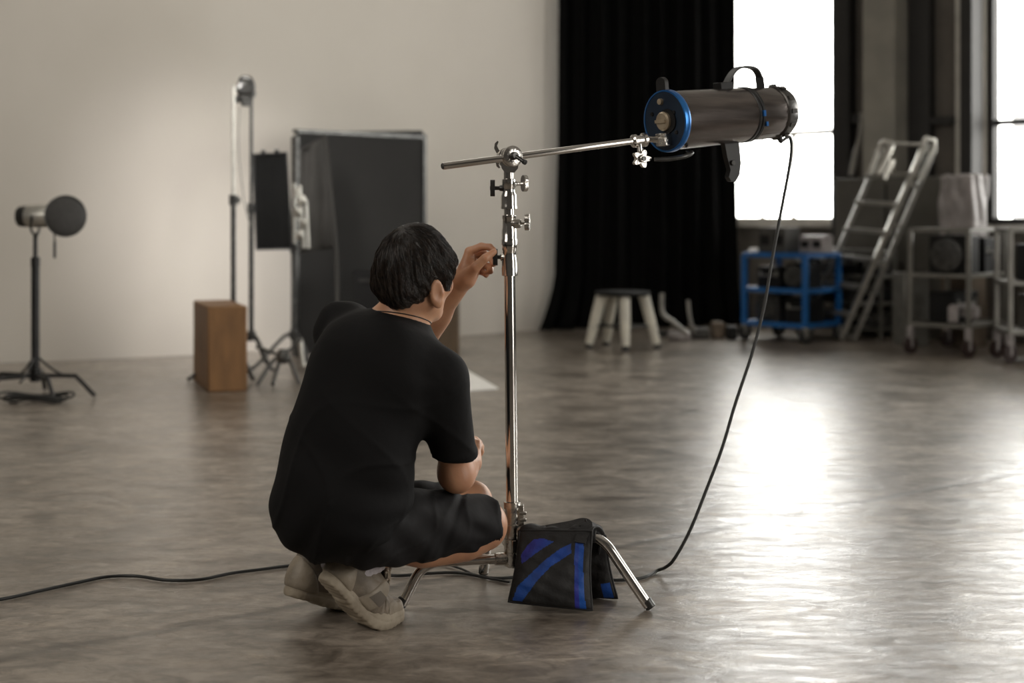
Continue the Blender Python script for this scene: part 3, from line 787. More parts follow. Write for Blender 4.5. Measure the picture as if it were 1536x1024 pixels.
def make_shoe(parent,tf,nm='shoe'):
    so=SDF()
    # sole: stack of flattened capsules
    so.cap((.045,0,.016),(.12,-.002,.016),.037,.034,k=.01,clip=[((0,0,0.001),(0,0,-1)),((0,0,.034),(0,0,1))])
    so.cap((.12,-.002,.016),(.20,.004,.016),.034,.046,k=.02,clip=[((0,0,0.001),(0,0,-1)),((0,0,.032),(0,0,1))])
    so.cap((.20,.004,.016),(.242,-.002,.018),.046,.040,k=.02,clip=[((0,0,0.001),(0,0,-1)),((0,0,.032),(0,0,1))])
    so.post=lambda X: .0008*np.clip(np.sin(X[...,0]*420)*4,-1,1)*(X[...,2]<.006)+.0015*(np.abs(X[...,2]-.018)<.002)
    up=SDF()
    cl=[((0,0,.026),(0,0,-1)),((.03,0,.128),(.32,0,1))]
    up.cap((.045,0,.035),(.052,0,.105),.035,.034,k=.02,clip=cl)
    up.cap((.05,0,.05),(.13,0,.052),.036,.040,k=.03,clip=cl)
    up.cap((.075,0,.088),(.135,0,.075),.028,.030,k=.03,clip=cl)
    up.cap((.13,0,.048),(.20,.003,.036),.040,.043,k=.03,clip=cl)
    up.cap((.20,.003,.034),(.243,-.002,.030),.042,.034,k=.02,clip=cl)
    up.cap((.055,0,.085),(.06,0,.16),.027,.026,k=.004,op='s')
    up.cap((.10,0,.125),(.09,0,.16),.022,.026,k=.004,op='s')
    up.post=lambda X: (.0012*np.sin(X[...,0]*260+X[...,2]*90)*((X[...,0]>.16)&(X[...,0]<.225))
                       +.0022*np.exp(-((X[...,2]-(.062+.25*(X[...,0]-.03)))/.0016)**2)*(X[...,0]<.12)
                       +.0022*np.exp(-((X[...,0]-(.195+.0*X[...,2]))/.0018)**2))
    s=sdf_obj(nm,up,.0030,M_SHOE,parent,deform=tf)
    for nm2,cx in (('heel_counter',[((.062,0,.03),(.8,0,.6))]),('toe_cap',[((.212,0,.03),(-1,0,.35)),((0,0,.052),(0,0,1))]),('side_overlay',[((.148,0,.05),(.75,0,-.35)),((.116,0,.05),(-.75,0,.35))])):
        ov=SDF();cc=cl+cx
        for (a_,b_,r1,r2,kk) in (((.045,0,.035),(.052,0,.105),.035,.034,.02),((.05,0,.05),(.13,0,.052),.036,.040,.03),((.075,0,.088),(.135,0,.075),.028,.030,.03),((.13,0,.048),(.20,.003,.036),.040,.043,.03),((.20,.003,.034),(.243,-.002,.030),.042,.034,.02)):
            ov.cap(a_,b_,r1+.0022,r2+.0022,k=kk,clip=cc)
        ov.cap((.055,0,.085),(.06,0,.16),.0285,.028,k=.002,op='s')
        sdf_obj(nm2,ov,.0028,M_OVER,s,deform=tf)
    sdf_obj('sole',so,.0030,M_SOLE,s,deform=tf)
    def tl(mb): mb.v=[tuple(v) for v in tf(np.array(mb.v))];return mb
    # tongue
    mb=MB()
    def tg(u,v):
        x=.108+.075*(1-v);y=(u-.5)*.040;z=.073+.060*v-.012*(2*u-1)**2+ (0.004)
        return (x-.0*v,y,z-.012*(1-v))
    mb.grid(tg,10,14);t=obj('tongue',tl(mb),M_SHOE,s,ang=180)
    md=t.modifiers.new('s','SOLIDIFY');md.thickness=.004
    mb=MB()
    for i in range(6):
        x=.188-i*.0135;z=.080+i*.0094
        for sg in(-1,1):
            mb.tube([(x+.002,-.027*sg,z-.012),(x-.002,-.018*sg,z-.001),(x-.005,-.002*sg,z+.007),(x-.009,.018*sg,z+.002),(x-.012,.027*sg,z-.009)],.0027,6,4)
    # bow and loose ends
    z=.131;x=.120
    for sg in (-1,1):
        mb.tube([(x,0,z),(x+.008,.010*sg,z+.004),(x+.010,.022*sg,z-.006),(x+.004,.014*sg,z-.006),(x,0,z)],.0019,6,6)
        mb.tube([(x,0,z),(x+.010,.010*sg,z),(x+.018,.020*sg,z-.014),(x+.024,.026*sg,z-.026)],.0018,6,6)
    obj('laces',tl(mb),M_LACE,s)
    # side patch (both sides)
    mb=MB();sg=1
    if True:
        def pt(u,v):
            x=.112+.036*u+.012*v;z=.040+.028*v
            h=.0415-.0008*(z-.035)*10
            # find surface laterally
            return (x,sg*surf(x,z),z)
        def surf(x,z):
            lo,hi=0.0,.07
            for _ in range(22):
                m_=(lo+hi)/2
                if up.eval(np.array([[x,sg*m_,z]]))[0]<0: lo=m_
                else: hi=m_
            return lo+.0030
        mb.grid(pt,8,6)
    pa=obj('side_patch',tl(mb),M_PATCH,s,ang=180)
    return s
fR=(.78,.625,0);tR=A((-.252,3.300,.0));tfR=shoe_tf(tR,fR,math.radians(47),1)
fL=(.74,.67,0);tL=A((-.325,3.455,.0));tfL=shoe_tf(tL,fL,math.radians(20),-1)
ankR=tfR(A((.062,0,.105)))[0];ankL=tfL(A((.062,0,.105)))[0]
ballR=tfR(A((.19,0,.035)))[0];ballL=tfL(A((.19,0,.035)))[0]
heelR=tfR(A((.045,0,.040)))[0];heelL=tfL(A((.045,0,.040)))[0]

# body ------------------------------------------------------------
B=SDF()
s1=mid(pel,neckb,.33)+A((-.030,-.030,.02));s2=mid(pel,neckb,.68)+A((-.022,-.028,.02))
TR=np.stack([R45,F45,UP],1)
B.ell(pel+A((-.0,-.014,.028)),(.142,.110,.100),TR,k=.03)
B.ell(s1,(.135,.095,.13),TR,k=.06)
B.ell(s2,(.155,.100,.14),TR,k=.06)
B.cap(mid(shL,neckb,.2),mid(shR,neckb,.2),.052,.052,k=.05)
B.cap(s2,neckb,.08,.06,k=.05)
B.cap(neckb-A((0,0,.03)),H(0,-.018,-.075),.058,.052,k=.025)
B.cap(mid(neckb,shR,.25),H(0.0,.0,-.10),.036,.034,k=.03)
# head
B.ell(H(0,-.006,.004),(.070,.088,.083),HR,k=.02)
B.ell(H(0,.030,-.048),(.058,.060,.070),HR,k=.03)
B.cap(H(-.045,.002,-.068),H(-.020,.056,-.112),.022,.018,k=.03)
B.cap(H(.045,.002,-.068),H(.020,.056,-.112),.022,.018,k=.03)
B.ell(H(0,.072,-.116),(.022,.016,.018),HR,k=.02)
B.ell(H(.040,.058,-.045),(.022,.022,.020),HR,k=.02);B.ell(H(-.040,.058,-.045),(.022,.022,.020),HR,k=.02)
B.cap(H(-.03,.084,-.006),H(.03,.084,-.006),.010,.010,k=.02)
B.cap(H(0,.090,-.012),H(0,.106,-.050),.0065,.009,k=.012)
B.ell(H(.011,.096,-.054),(.008,.009,.007),HR,k=.006);B.ell(H(-.011,.096,-.054),(.008,.009,.007),HR,k=.006)
B.ell(H(.031,.094,-.020),(.016,.012,.010),HR,k=.008,op='s');B.ell(H(-.031,.094,-.020),(.016,.012,.010),HR,k=.008,op='s')
B.ell(H(.031,.078,-.020),(.0155,.0125,.0115),HR,k=.004);B.ell(H(-.031,.078,-.020),(.0155,.0125,.0115),HR,k=.004)
B.ell(H(0,.091,-.079),(.024,.010,.0055),HR,k=.006);B.ell(H(0,.090,-.089),(.020,.010,.006),HR,k=.006)
B.cap(H(-.024,.096,-.084),H(.024,.096,-.084),.0022,k=.003,op='s')
# ears
for sg in(1,-1):
    Re=HR@np.array(Matrix.Rotation(sg*math.radians(-24),3,'Z')@Matrix.Rotation(math.radians(8),3,'X'))
    ce=H(sg*.076,-.008,-.048)
    B.ell(ce,(.0075,.0185,.033),Re,k=.006)
    B.ell(ce+Re@A((sg*.0065,.002,.004)),(.0045,.0115,.021),Re,k=.004,op='s')
    B.ell(ce+Re@A((0,.004,-.026)),(.006,.010,.012),Re,k=.006)
    B.ell(ce+Re@A((sg*.002,.013,-.002)),(.004,.004,.007),Re,k=.004)
# arms
def limb(S,a,b,ra,rb,bulge=None,k=.02):
    S.cap(a,b,ra,rb,k=k)
    if bulge: 
        t,off,r=bulge;c=mid(a,b,t)+A(off);d=(b-a)/np.linalg.norm(b-a);L=np.linalg.norm(b-a)
        S.cap(c-d*L*.16,c+d*L*.16,r,r*.85,k=.035)
limb(B,shR,elR,.045,.0335,(.45,(.0,.006,0),.039));limb(B,elR,wrR,.036,.024,(.25,(0,0,.003),.034))
B.ell(elR+A((.006,-.010,-.008)),(.026,.026,.026),k=.02)
limb(B,shL,elL,.046,.038,(.45,(0,.0,0),.042));limb(B,elL,wrL,.038,.025,(.28,(0,0,0),.037))
# legs
limb(B,hipR,kneeR+A((0,0,-.004)),.060,.046,(.4,(0,0,-.012),.054),k=.03);limb(B,kneeR+A((0,0,-.012)),ankR,.050,.034,(.34,(-.0,-.002,-.014),.048),k=.02)
limb(B,hipL,kneeL,.056,.046,(.4,(0,0,-.01),.050),k=.03);limb(B,kneeL,ankL,.046,.033,(.36,(-.0,-.0,-.012),.048),k=.02)
B.ell(kneeR+A((.006,.004,.004)),(.047,.047,.050),k=.02);B.ell(kneeL+A((.006,.004,.004)),(.047,.047,.050),k=.02)
for an,he,ba in((ankR,heelR,ballR),(ankL,heelL,ballL)):
    B.cap(an,he,.026,.024,k=.02);B.cap(he,ba,.024,.028,k=.02);B.cap(an,ba,.028,.024,k=.02)
# hands
def finger(S,pts,rs,k=.0035):
    for i in range(len(pts)-1): S.cap(pts[i],pts[i+1],rs[i],rs[i+1],k=k)
pp=lambda x,y,Y:A(P(x,y,Y))
w=wrL
idx=[pp(704,377,3.468),pp(722,369.5,3.462),pp(735,370.5,3.452),pp(742,376,3.444)]
mdl=[pp(705,384,3.482),pp(725,380,3.492),pp(737,387,3.482),pp(740,396,3.462)]
rng=[pp(707,394,3.486),pp(724,396,3.496),pp(735,401,3.482),pp(736,407,3.460)]
pnk=[pp(710,404,3.482),pp(721,407,3.486),pp(729,411,3.472),pp(729,413,3.458)]
thm=[pp(700,416,3.455),pp(713,401,3.432),pp(728,387,3.424),pp(741,377.5,3.430)]
for f in(idx,mdl,rng,pnk):
    B.cap(w,f[0],.020,.0115,k=.010)
B.cap(pp(700,405,3.470),pp(708,396,3.470),.017,.014,k=.012)
B.cap(w,thm[0],.020,.018,k=.012);B.cap(thm[0],thm[1],.0175,.0125,k=.010)
B.cap(pp(704,421,3.462),pp(712,408,3.468),.0145,.0125,k=.010)
finger(B,idx,[.0110,.0095,.0085,.0072]);finger(B,mdl,[.0110,.0095,.0088,.0075]);finger(B,rng,[.0105,.0092,.0085,.0072]);finger(B,pnk,[.0095,.0082,.0075,.0065])
finger(B,thm[1:],[.0125,.0105,.0080])
# right hand resting over the left knee
w=wrR
kn=[pp(704,665,3.490),pp(707,666,3.495),pp(710,668,3.500),pp(713,671,3.495)]
mm=[pp(707,658,3.520),pp(713,660,3.525),pp(717,664,3.525),pp(719,670,3.520)]
tt=[pp(711,659,3.540),pp(718,664,3.543),pp(721,670,3.540),pp(721,677,3.532)]
t2=[pp(714,665,3.545),pp(720,672,3.545),pp(720,679,3.538),pp(718,684,3.530)]
for a,b,c,d in zip(kn,mm,tt,t2):
    B.cap(w,a,.020,.0115,k=.012);finger(B,[a,b,c,d],[.0108,.0092,.0085,.0072])
B.cap(w,pp(713,684,3.455),.018,.012,k=.01);finger(B,[pp(713,684,3.455),pp(716,673,3.475),pp(717,664,3.495)],[.012,.0095,.008])
body=sdf_obj('person',B,.0032,M_SKIN,None,origin=tuple((tR+tL)/2*A((1,1,0))),rl=1)
tag(body,'crouching person in black T-shirt and dark shorts reaching up to tighten the stand','person')
# eyes, brows, lips kept as small parts
for sg in(1,-1):
    mb=MB();mb.lathe([(.0117*math.sin(a),-.0117*math.cos(a)) for a in [i*PI/12 for i in range(13)]],V(H(sg*.031,.0795,-.020)),Fh,20)
    e=obj('eye',mb,mat('eye_white',(.7,.68,.64),.2),body)
    mb=MB();mb.lathe([(.0001,.0),(.005,.0),(.0046,.0012),(.0001,.0016)],V(H(sg*.031,.0908,-.020)),Fh,20);obj('iris',mb,mat('dark_iris',(.02,.012,.008),.15),e)
    mb=MB();mb.tube([V(H(sg*.016,.0935,-.003)),V(H(sg*.030,.0925,.003)),V(H(sg*.046,.080,-.001))],[.0028,.0034,.0018],8,5);obj('eyebrow',mb,M_HAIR,body)

# hair ------------------------------------------------------------
HS=SDF()
HS.ell(H(0,-.005,.010),(.0745,.0925,.0890),HR,k=.02)
HS.ell(H(0,-.046,-.020),(.066,.053,.078),HR,k=.03,clip=[(H(0,-.06,-.078),tuple(-HR[:,2]+HR[:,1]*.30))])
HS.ell(H(.051,.034,.006),(.027,.047,.046),HR,k=.02);HS.ell(H(-.046,.030,.006),(.027,.046,.046),HR,k=.02)
# cut away face and around ears
HS.rbox(H(0,.150,-.105),(.14,.085,.110),HR,rad=.02,k=.012,op='s')
HS.rbox(H(0,.075,-.145),(.13,.083,.110),HR,rad=.02,k=.010,op='s')
for sg in(1,-1):
    HS.ell(H(sg*.090,.004,-.060),(.022,.026,.040),HR,k=.008,op='s')
    HS.cap(H(sg*.074,.030,-.01),H(sg*.077,.026,-.042),.009,.005,k=.006)
HS.cap(H(-.03,-.062,-.045),H(-.02,-.058,-.070),.028,.016,k=.02);HS.cap(H(.03,-.062,-.045),H(.02,-.058,-.070),.028,.016,k=.02)
Wh=A(HR@A((-.12,-.42,.90)));Wh/=np.linalg.norm(Wh)
e1=np.cross(Wh,A(Fh));e1/=np.linalg.norm(e1);e2=np.cross(Wh,e1)
hc0=H(0,-.010,.010)
def hairf(X):
    d=X-hc0;r=np.linalg.norm(d,axis=-1)+1e-9;u=d/r[...,None]
    th=np.arccos(np.clip(u@Wh,-1,1));ph=np.arctan2(u@e2,u@e1)
    return .0016*np.sin(ph*17+2*np.sin(th*5))*np.clip(th,0,1)+.0012*np.sin(ph*41+3*np.sin(th*4+ph*3))*np.clip(th,0,1)+.0022*np.sin(ph*7+th*3)*np.clip(th-.4,0,1)
HS.post=hairf
hair=sdf_obj('hair',HS,.0030,M_HAIR,body)
# strands following the fall of the hair from the crown
def strands(N,lift,rad,tmax,seed):
    rg=np.random.RandomState(seed);n=8
    ph=rg.rand(N)*2*PI;th0=np.arccos(1-rg.rand(N)*1.75);ln=.30+.35*rg.rand(N)
    t=np.linspace(0,1,n);TH=th0[:,None]+ln[:,None]*t;PH=ph[:,None]+(.25*rg.randn(N))[:,None]*t*.5+.35*TH*.3
    U=np.cos(TH)[...,None]*Wh+np.sin(TH)[...,None]*(np.cos(PH)[...,None]*e1+np.sin(PH)[...,None]*e2)
    lo=np.zeros(TH.shape);hi=np.full(TH.shape,.17)
    c=hc0
    for _ in range(12):
        m_=(lo+hi)/2;ins=HS.eval(c+U*m_[...,None])<0
        lo=np.where(ins,m_,lo);hi=np.where(ins,hi,m_)
    r=lo+(lift*(.2+rg.rand(N)))[:,None]*np.sin(t*PI*.75+.3)
    ok=(lo.min(1)>.062)&(np.abs(np.diff(lo,axis=1)).max(1)<.012)
    Pn=(c+U*r[...,None])[ok];return Pn,rad
Pn,rad=strands(5200,.0022,.00045,1,3)
def tubes_np(name,Pn,rad,mats,parent):
    N,n,_=Pn.shape;T=np.gradient(Pn,axis=1);T/=np.linalg.norm(T,axis=-1,keepdims=True)+1e-9
    U=np.cross(T,np.array((.3,.2,.93)));U/=np.linalg.norm(U,axis=-1,keepdims=True)+1e-9;W=np.cross(T,U)
    pr=rad*np.array([.7]+[1]*(n-2)+[.15])[None,:,None]
    vs=np.stack([Pn+(U*math.cos(a)+W*math.sin(a))*pr for a in(0,2*PI/3,4*PI/3)],2)
    vs=vs.reshape(-1,3);idx=np.arange(N*n*3).reshape(N,n,3);q=[]
    for k in range(3):
        k2=(k+1)%3;q.append(np.stack([idx[:,:-1,k],idx[:,:-1,k2],idx[:,1:,k2],idx[:,1:,k]],-1).reshape(-1,4))
    qs=np.concatenate(q);org=np.array(root_of(parent).location)
    me=bpy.data.meshes.new(name);me.vertices.add(len(vs));me.vertices.foreach_set('co',(vs-org).astype(np.float32).ravel())
    me.loops.add(len(qs)*4);me.loops.foreach_set('vertex_index',qs.astype(np.int32).ravel())
    me.polygons.add(len(qs));me.polygons.foreach_set('loop_start',np.arange(0,len(qs)*4,4,dtype=np.int32));me.update(calc_edges=True)
    return link_mesh(name,me,mats,parent,True,180)
so=tubes_np('hair_strands',Pn,rad,M_STRAND,hair);so['kind']='stuff'

# shirt -----------------------------------------------------------
T=SDF()
hemN=A((.50,.30,-.80))
T.ell(pel+A((.002,-.030,.034)),(.168,.140,.127),TR,k=.03)
T.ell(s1+A((.016,-.004,0)),(.168,.135,.17),TR,k=.07)
T.ell(s2+A((.008,.0,.0)),(.180,.130,.15),TR,k=.07)
T.cap(mid(shL,neckb,.0),mid(shR,neckb,.12),.066,.064,k=.05)
T.cap(s2,neckb-A((0,0,.02)),.10,.070,k=.05)
T.cap(neckb+A((-.008,.004,-.030)),neckb+A((.0,.004,.014)),.080,.060,k=.02,clip=[(neckb+A((0,0,.000)),(.10,.34,1))])
slr=mid(shR,elR,.80);dR=(elR-shR)/np.linalg.norm(elR-shR)
T.cap(shR+A((0,0,-.0)),slr,.062,.053,k=.03,clip=[(mid(shR,elR,.765),tuple(dR+A((-.16,0,-.0))))])
dL=(elL-shL)/np.linalg.norm(elL-shL);sll=mid(shL,elL,.66)
T.cap(shL,sll,.060,.055,k=.03,clip=[(sll,tuple(dL))])
T.cap(mid(shR,elR,.74),elR,.047,.047,k=.003,op='s');T.cap(mid(shL,elL,.58),elL,.049,.049,k=.003,op='s')
T.cap(neckb+A((0,.0,-.0)),H(0,-.005,-.09),.062,.062,k=.004,op='s')
sc=mid(shR,s2,.5)
def fold(X):
    x,y,z=X[...,0],X[...,1],X[...,2]
    n1=np.sin(x*31+z*17+2*np.sin(z*9+y*5));n2=np.sin(z*46-x*38+1.5*np.sin(x*21))
    low=np.clip((.50-z)/.3,0,1);dsh=np.sqrt(((X-shR)**2).sum(-1));rad=np.exp(-(dsh/.16)**2)
    ang=np.arctan2(z-shR[2],x-shR[0])
    f=.0034*n1+.0032*n2*low+.0022*np.sin(ang*5+dsh*14)*rad*np.clip((dsh-.05)/.06,0,1)
    f+=.0035*np.sin((z*.85+x*.5)*95+3*np.sin(x*11))*np.clip((.40-z)/.1,0,1)*np.clip((x+.40)/.1,0,1)
    dl=np.sqrt(((X-shL)**2).sum(-1));f+=.004*np.sin(x*75+z*35)*np.exp(-(dl/.10)**2)
    return f
def fold_t(X):
    x,y,z=X[...,0],X[...,1],X[...,2]
    lo=np.clip((.60-z)/.15,0,1)
    cr=(1-np.abs(np.sin(z*17-x*13+1.6*np.sin(x*11+z*6))))**6
    cr2=(1-np.abs(np.sin(x*19+z*7+1.3*np.sin(z*13))))**6
    return fold(X)-.0045*cr*lo-.0030*cr2*lo
T.post=fold_t
tee=sdf_obj('t_shirt',T,.0042,M_TEE,body,rl=1)
# neck rib
mb=MB();ring=[]
nc=neckb+A((0,.0,-.006));nn=A((.10,.30,1));nn/=np.linalg.norm(nn);u=np.cross(nn,R45);u/=np.linalg.norm(u);w=np.cross(nn,u)
for i in range(33):
    a=2*PI*i/32;d=u*math.cos(a)+w*math.sin(a);lo,hi=.045,.12
    ring.append(V(nc+nn*.004+d*.0655))
mb.tube(ring,.0042,10,cap=False);obj('collar_rib',mb,M_TEE,tee)
# necklace cord
mb=MB();ring=[]
nc=neckb+A((.002,.002,.012));nn=A((.16,.26,1));nn/=np.linalg.norm(nn);u=np.cross(nn,R45);u/=np.linalg.norm(u);w=np.cross(nn,u)
for i in range(49):
    a=2*PI*i/48;d=u*math.cos(a)+w*math.sin(a);lo,hi=.02,.10
    for _ in range(16):
        m_=(lo+hi)/2
        if B.eval((nc+d*m_)[None])[0]<0: lo=m_
        else: hi=m_
    ring.append(V(nc+d*(lo+.0008)))
mb.tube(ring,.0013,6,cap=False);obj('necklace',mb,M_CORD,body)

# shorts ----------------------------------------------------------
S=SDF()
S.ell(pel+A((0,-.012,.026)),(.158,.128,.115),TR,k=.04)
dKR=(kneeR-hipR)/np.linalg.norm(kneeR-hipR)
ce=mid(hipR,kneeR,.93)
hem=[(mid(hipR,kneeR,1.05)+A((0,0,0)),tuple(dKR*A((1,1,1))+A((0,0,.22))))]
S.cap(hipR+A((0,-.01,.0)),kneeR+A((0,-.002,.008)),.084,.060,k=.03,clip=hem)
S.cap(mid(hipR,kneeR,.35)+A((0,-.004,-.022)),mid(hipR,kneeR,.88)+A((0,-.002,-.010)),.064,.052,k=.03,clip=hem)
S.cap(hipR+A((.02,0,-.05)),mid(hipR,kneeR,.62)+A((0,-.006,-.034)),.060,.038,k=.03,clip=hem)
dKL=(kneeL-hipL)/np.linalg.norm(kneeL-hipL);hemL=[(mid(hipL,kneeL,.86),tuple(dKL))]
S.cap(hipL,kneeL,.078,.056,k=.03,clip=hemL)
S.cap(mid(hipR,kneeR,.96),kneeR+dKR*.04,.055,.055,k=.003,op='s')
# open the back of the thigh so the calf shows beneath
S.cap(mid(ankR,kneeR,.10),kneeR+A((.01,0,0)),.036,.050,k=.006,op='s')
def fold2(X):
    x,y,z=X[...,0],X[...,1],X[...,2]
    t=np.clip((x+.33)/.28,0,1)
    return .0020*np.sin(x*88-z*42+2.5*np.sin(z*24+x*8))*(1-.6*t)-.0030*(1-np.abs(np.sin(x*34-z*24+1.2*np.sin(z*30+x*12))))**5*(1-.3*t)+.0022*np.sin(x*52+z*70+y*30)+.004*np.exp(-((x+.14-(z-.22)*.35)/.008)**2)-.003*np.exp(-((x+.165-(z-.22)*.5)/.010)**2)+.002*np.sin(z*150+x*60)*np.exp(-((x+.075)/.02)**2)
S.post=fold2
shorts=sdf_obj('shorts',S,.0040,M_SHORTS,body,rl=1)

# shoes and socks -------------------------------------------------
make_shoe(body,tfR);make_shoe(body,tfL)
for an,tf,kn_ in((ankR,tfR,kneeR),(ankL,tfL,kneeL)):
    so=SDF();d=(kn_-an)/np.linalg.norm(kn_-an)
    so.cap(tf(A((.062,0,.07)))[0],an+d*.045,.034,.040,k=.01,clip=[(an+d*.040,tuple(d))])
    so.cap(tf(A((.075,0,.06)))[0],an+d*.01,.034,.036,k=.02)
    so.post=lambda X:.0008*np.sin(X[...,0]*700)
    sdf_obj('sock',so,.0030,M_SOCK,body)
# ------------------------------------------------------------------ background things
def pole(mb,a,b,r,n=14): mb.cyl(a,b,r,n=n)
# left lamp on black stand
Y=7.35
b=PF(53,592);b=V(((53-768)/FP*7.25,7.25,0))
st=thing('light_stand','low black light stand with spread bent legs at far left','light stand',b)
z=lambda py,Y=7.25:CH-(py-HZ)/FP*Y
k=7.25/FP
mb=MB();pole(mb,b+V((0,0,z(566))),b+V((0,0,z(385))),.021);pole(mb,b+V((0,0,z(395))),b+V((0,0,z(352))),.011);
mb.cyl(b+V((0,0,z(400))),b+V((0,0,z(386))),.023,n=18);obj('pole',mb,M_BLACKMET,st)
mb=MB();mb.cyl(b+V((0,0,z(572))),b+V((0,0,z(552))),.028,n=18);obj('hub',mb,M_BLACKMET,st)
for i,(dx,dy) in enumerate(((.31,-.02),(-.20,-.20),(.16,-.20),(-.05,.30),(-.30,.12))):
    mb=MB();c=b+V((0,0,z(563)));d=V((dx,dy,0))
    mb.tube([c,c+d*.60,c+d*.70-V((0,0,.008)),c+d+V((0,0,-c.z+.012))],[.011]*4,12,4);obj('leg',mb,M_BLACKMET,st)
mb=MB()
for a in (0.4,2.5,4.6):
    d=V((math.cos(a),math.sin(a),0));mb.tube([b+V((0,0,z(535)))+d*.012,b+V((0,0,z(556)))+d*.09,b+V((0,0,z(568)))+d*.17],.006,8,4)
obj('brace',mb,M_BLACKMET,st)
mb=MB()
for i in range(3):
    r=.13+.03*i;mb.tube([b+V((.06+r*math.cos(a),-.17+r*.4*math.sin(a),.012+.012*i+.01*math.sin(3*a))) for a in [j*2*PI/28 for j in range(29)]],.006,8)
cc_=obj('coiled_cable',mb,M_CORD,None,origin=b+V((.06,-.2,0)));tag(cc_,'loop of black cable coiled on the feet of the far left stand','cable')
lc=P(62,324,7.25)
lt=thing('reflector_lamp','small silver lamp with round grey dish on the far left stand','lamp',lc)
d=V((.97,-.24,.02)).normalized()
mb=MB();mb.lathe([(.048,-.075),(.058,-.07),(.058,.075),(.05,.085)],lc,d,32);obj('housing',mb,M_ALU,lt)
mb=MB();mb.lathe([(.030,-.125),(.052,-.12),(.056,-.075),(.05,-.07)],lc,d,32);mb.cyl(lc-d*.125,lc-d*.145,.014,n=14);obj('rear_cap',mb,M_DARKST,lt)
mb=MB();dc=P(98,324,7.21);dd=V((.50,-.86,.03)).normalized();
prof=[(.030,-.075),(.06,-.055),(.09,-.025),(.103,.0),(.106,.002),(.103,.006),(.08,.012),(.04,.016),(.0005,.018)]
mb.lathe(prof,dc,dd,40);obj('dish',mb,M_DISH,lt)
mb=MB();mb.tube([dc+dd*.006+V((.104*math.cos(a)*.86,.104*math.cos(a)*.5,.104*math.sin(a))) for a in [j*2*PI/36 for j in range(37)]],.003,8);obj('dish_rim',mb,M_DARKST,lt)
mb=MB();mb.tube([lc+d*.07,dc-dd*.06],[.05,.034],20);obj('dish_mount',mb,M_BLACKMET,lt)
mb=MB();mb.tube([lc+V((-.03,-.06,0)),lc+V((-.03,-.065,-.07)),lc+V((-.02,-.01,-.10)),lc+V((-.03,.055,-.07)),lc+V((-.03,.06,0))],.006,8,4);mb.cyl(lc+V((-.02,0,-.10)),b+V((0,0,z(352))),.018,n=14);obj('yoke',mb,M_BLACKMET,lt)
mb=MB();mb.tube([P(81,345,7.2),P(82,360,7.2),P(82,387,7.2)],.0045,8);mb.cyl(P(82,362,7.2),P(82,387,7.2),.007,n=10);obj('hanging_strap',mb,M_BLACKMET,lt)

# wooden boxes
def wood_box(name,label,fx,fy,X0,X1,top,m,dang,dep,depth_side=1):
    pass
f=PF(312,588.5);Yb=f.y
rt=PF(371,586.5);rt=f+(rt-f)
e1v=(rt-f);w_=e1v.length;e1v.normalize();e2v=V((-e1v.y,e1v.x,0))
lx=(290-768)/FP;  # left back corner: f+e2*dp with px 290
dp=(lx*f.y-f.x)/(e2v.x-lx*e2v.y);dp=abs(dp)
# turn the box a little so its left side shows
ang=math.radians(20)
e1v=V((math.cos(ang),math.sin(ang),0));e2v=V((-e1v.y,e1v.x,0))
rx=(371-768)/FP;w_=(rx*f.y-f.x)/(e1v.x-rx*e1v.y)
dp=(lx*f.y-f.x)/(e2v.x-lx*e2v.y)
hb=CH-(460-HZ)/FP*f.y
ctr=f+e1v*w_/2+e2v*dp/2
bx=thing('wooden_box','tan plywood box standing upright on the floor beside the light stands','box',ctr)
mb=MB();mb.box(ctr+V((0,0,hb/2)),(w_,dp,hb),rz=ang);obj('box_shell',mb,M_WOOD,bx)
mb=MB();sl=[(.035*math.cos(a)+(.0 if False else (.03 if math.cos(a)>0 else -.03)),.014*math.sin(a)) for a in [i*2*PI/24 for i in range(24)]]
mb.prism([(y,x) for x,y in sl],f+e2v*dp*.5-e1v*.0005+V((0,0,hb*.55)),e2v,V((0,0,1)),.002);obj('hand_slot',mb,M_TAN,bx)
f2=PF(664,538);hb2=CH-(452-HZ)/FP*f2.y
bx2=thing('wooden_box','dull brown box standing beyond the crouching person','box',f2)
mb=MB();mb.box(f2+V((0,.12,hb2/2)),(.205,.24,hb2),rz=.0);obj('box_shell',mb,M_WOOD2,bx2)
mb=MB();mb.prism([(.05*math.cos(a)*1.4,.014*math.sin(a)) for a in [i*2*PI/20 for i in range(20)]],f2+V((0,-.0005,hb2*.8)),V((1,0,0)),V((0,0,1)),.002);obj('hand_slot',mb,M_TAN,bx2)

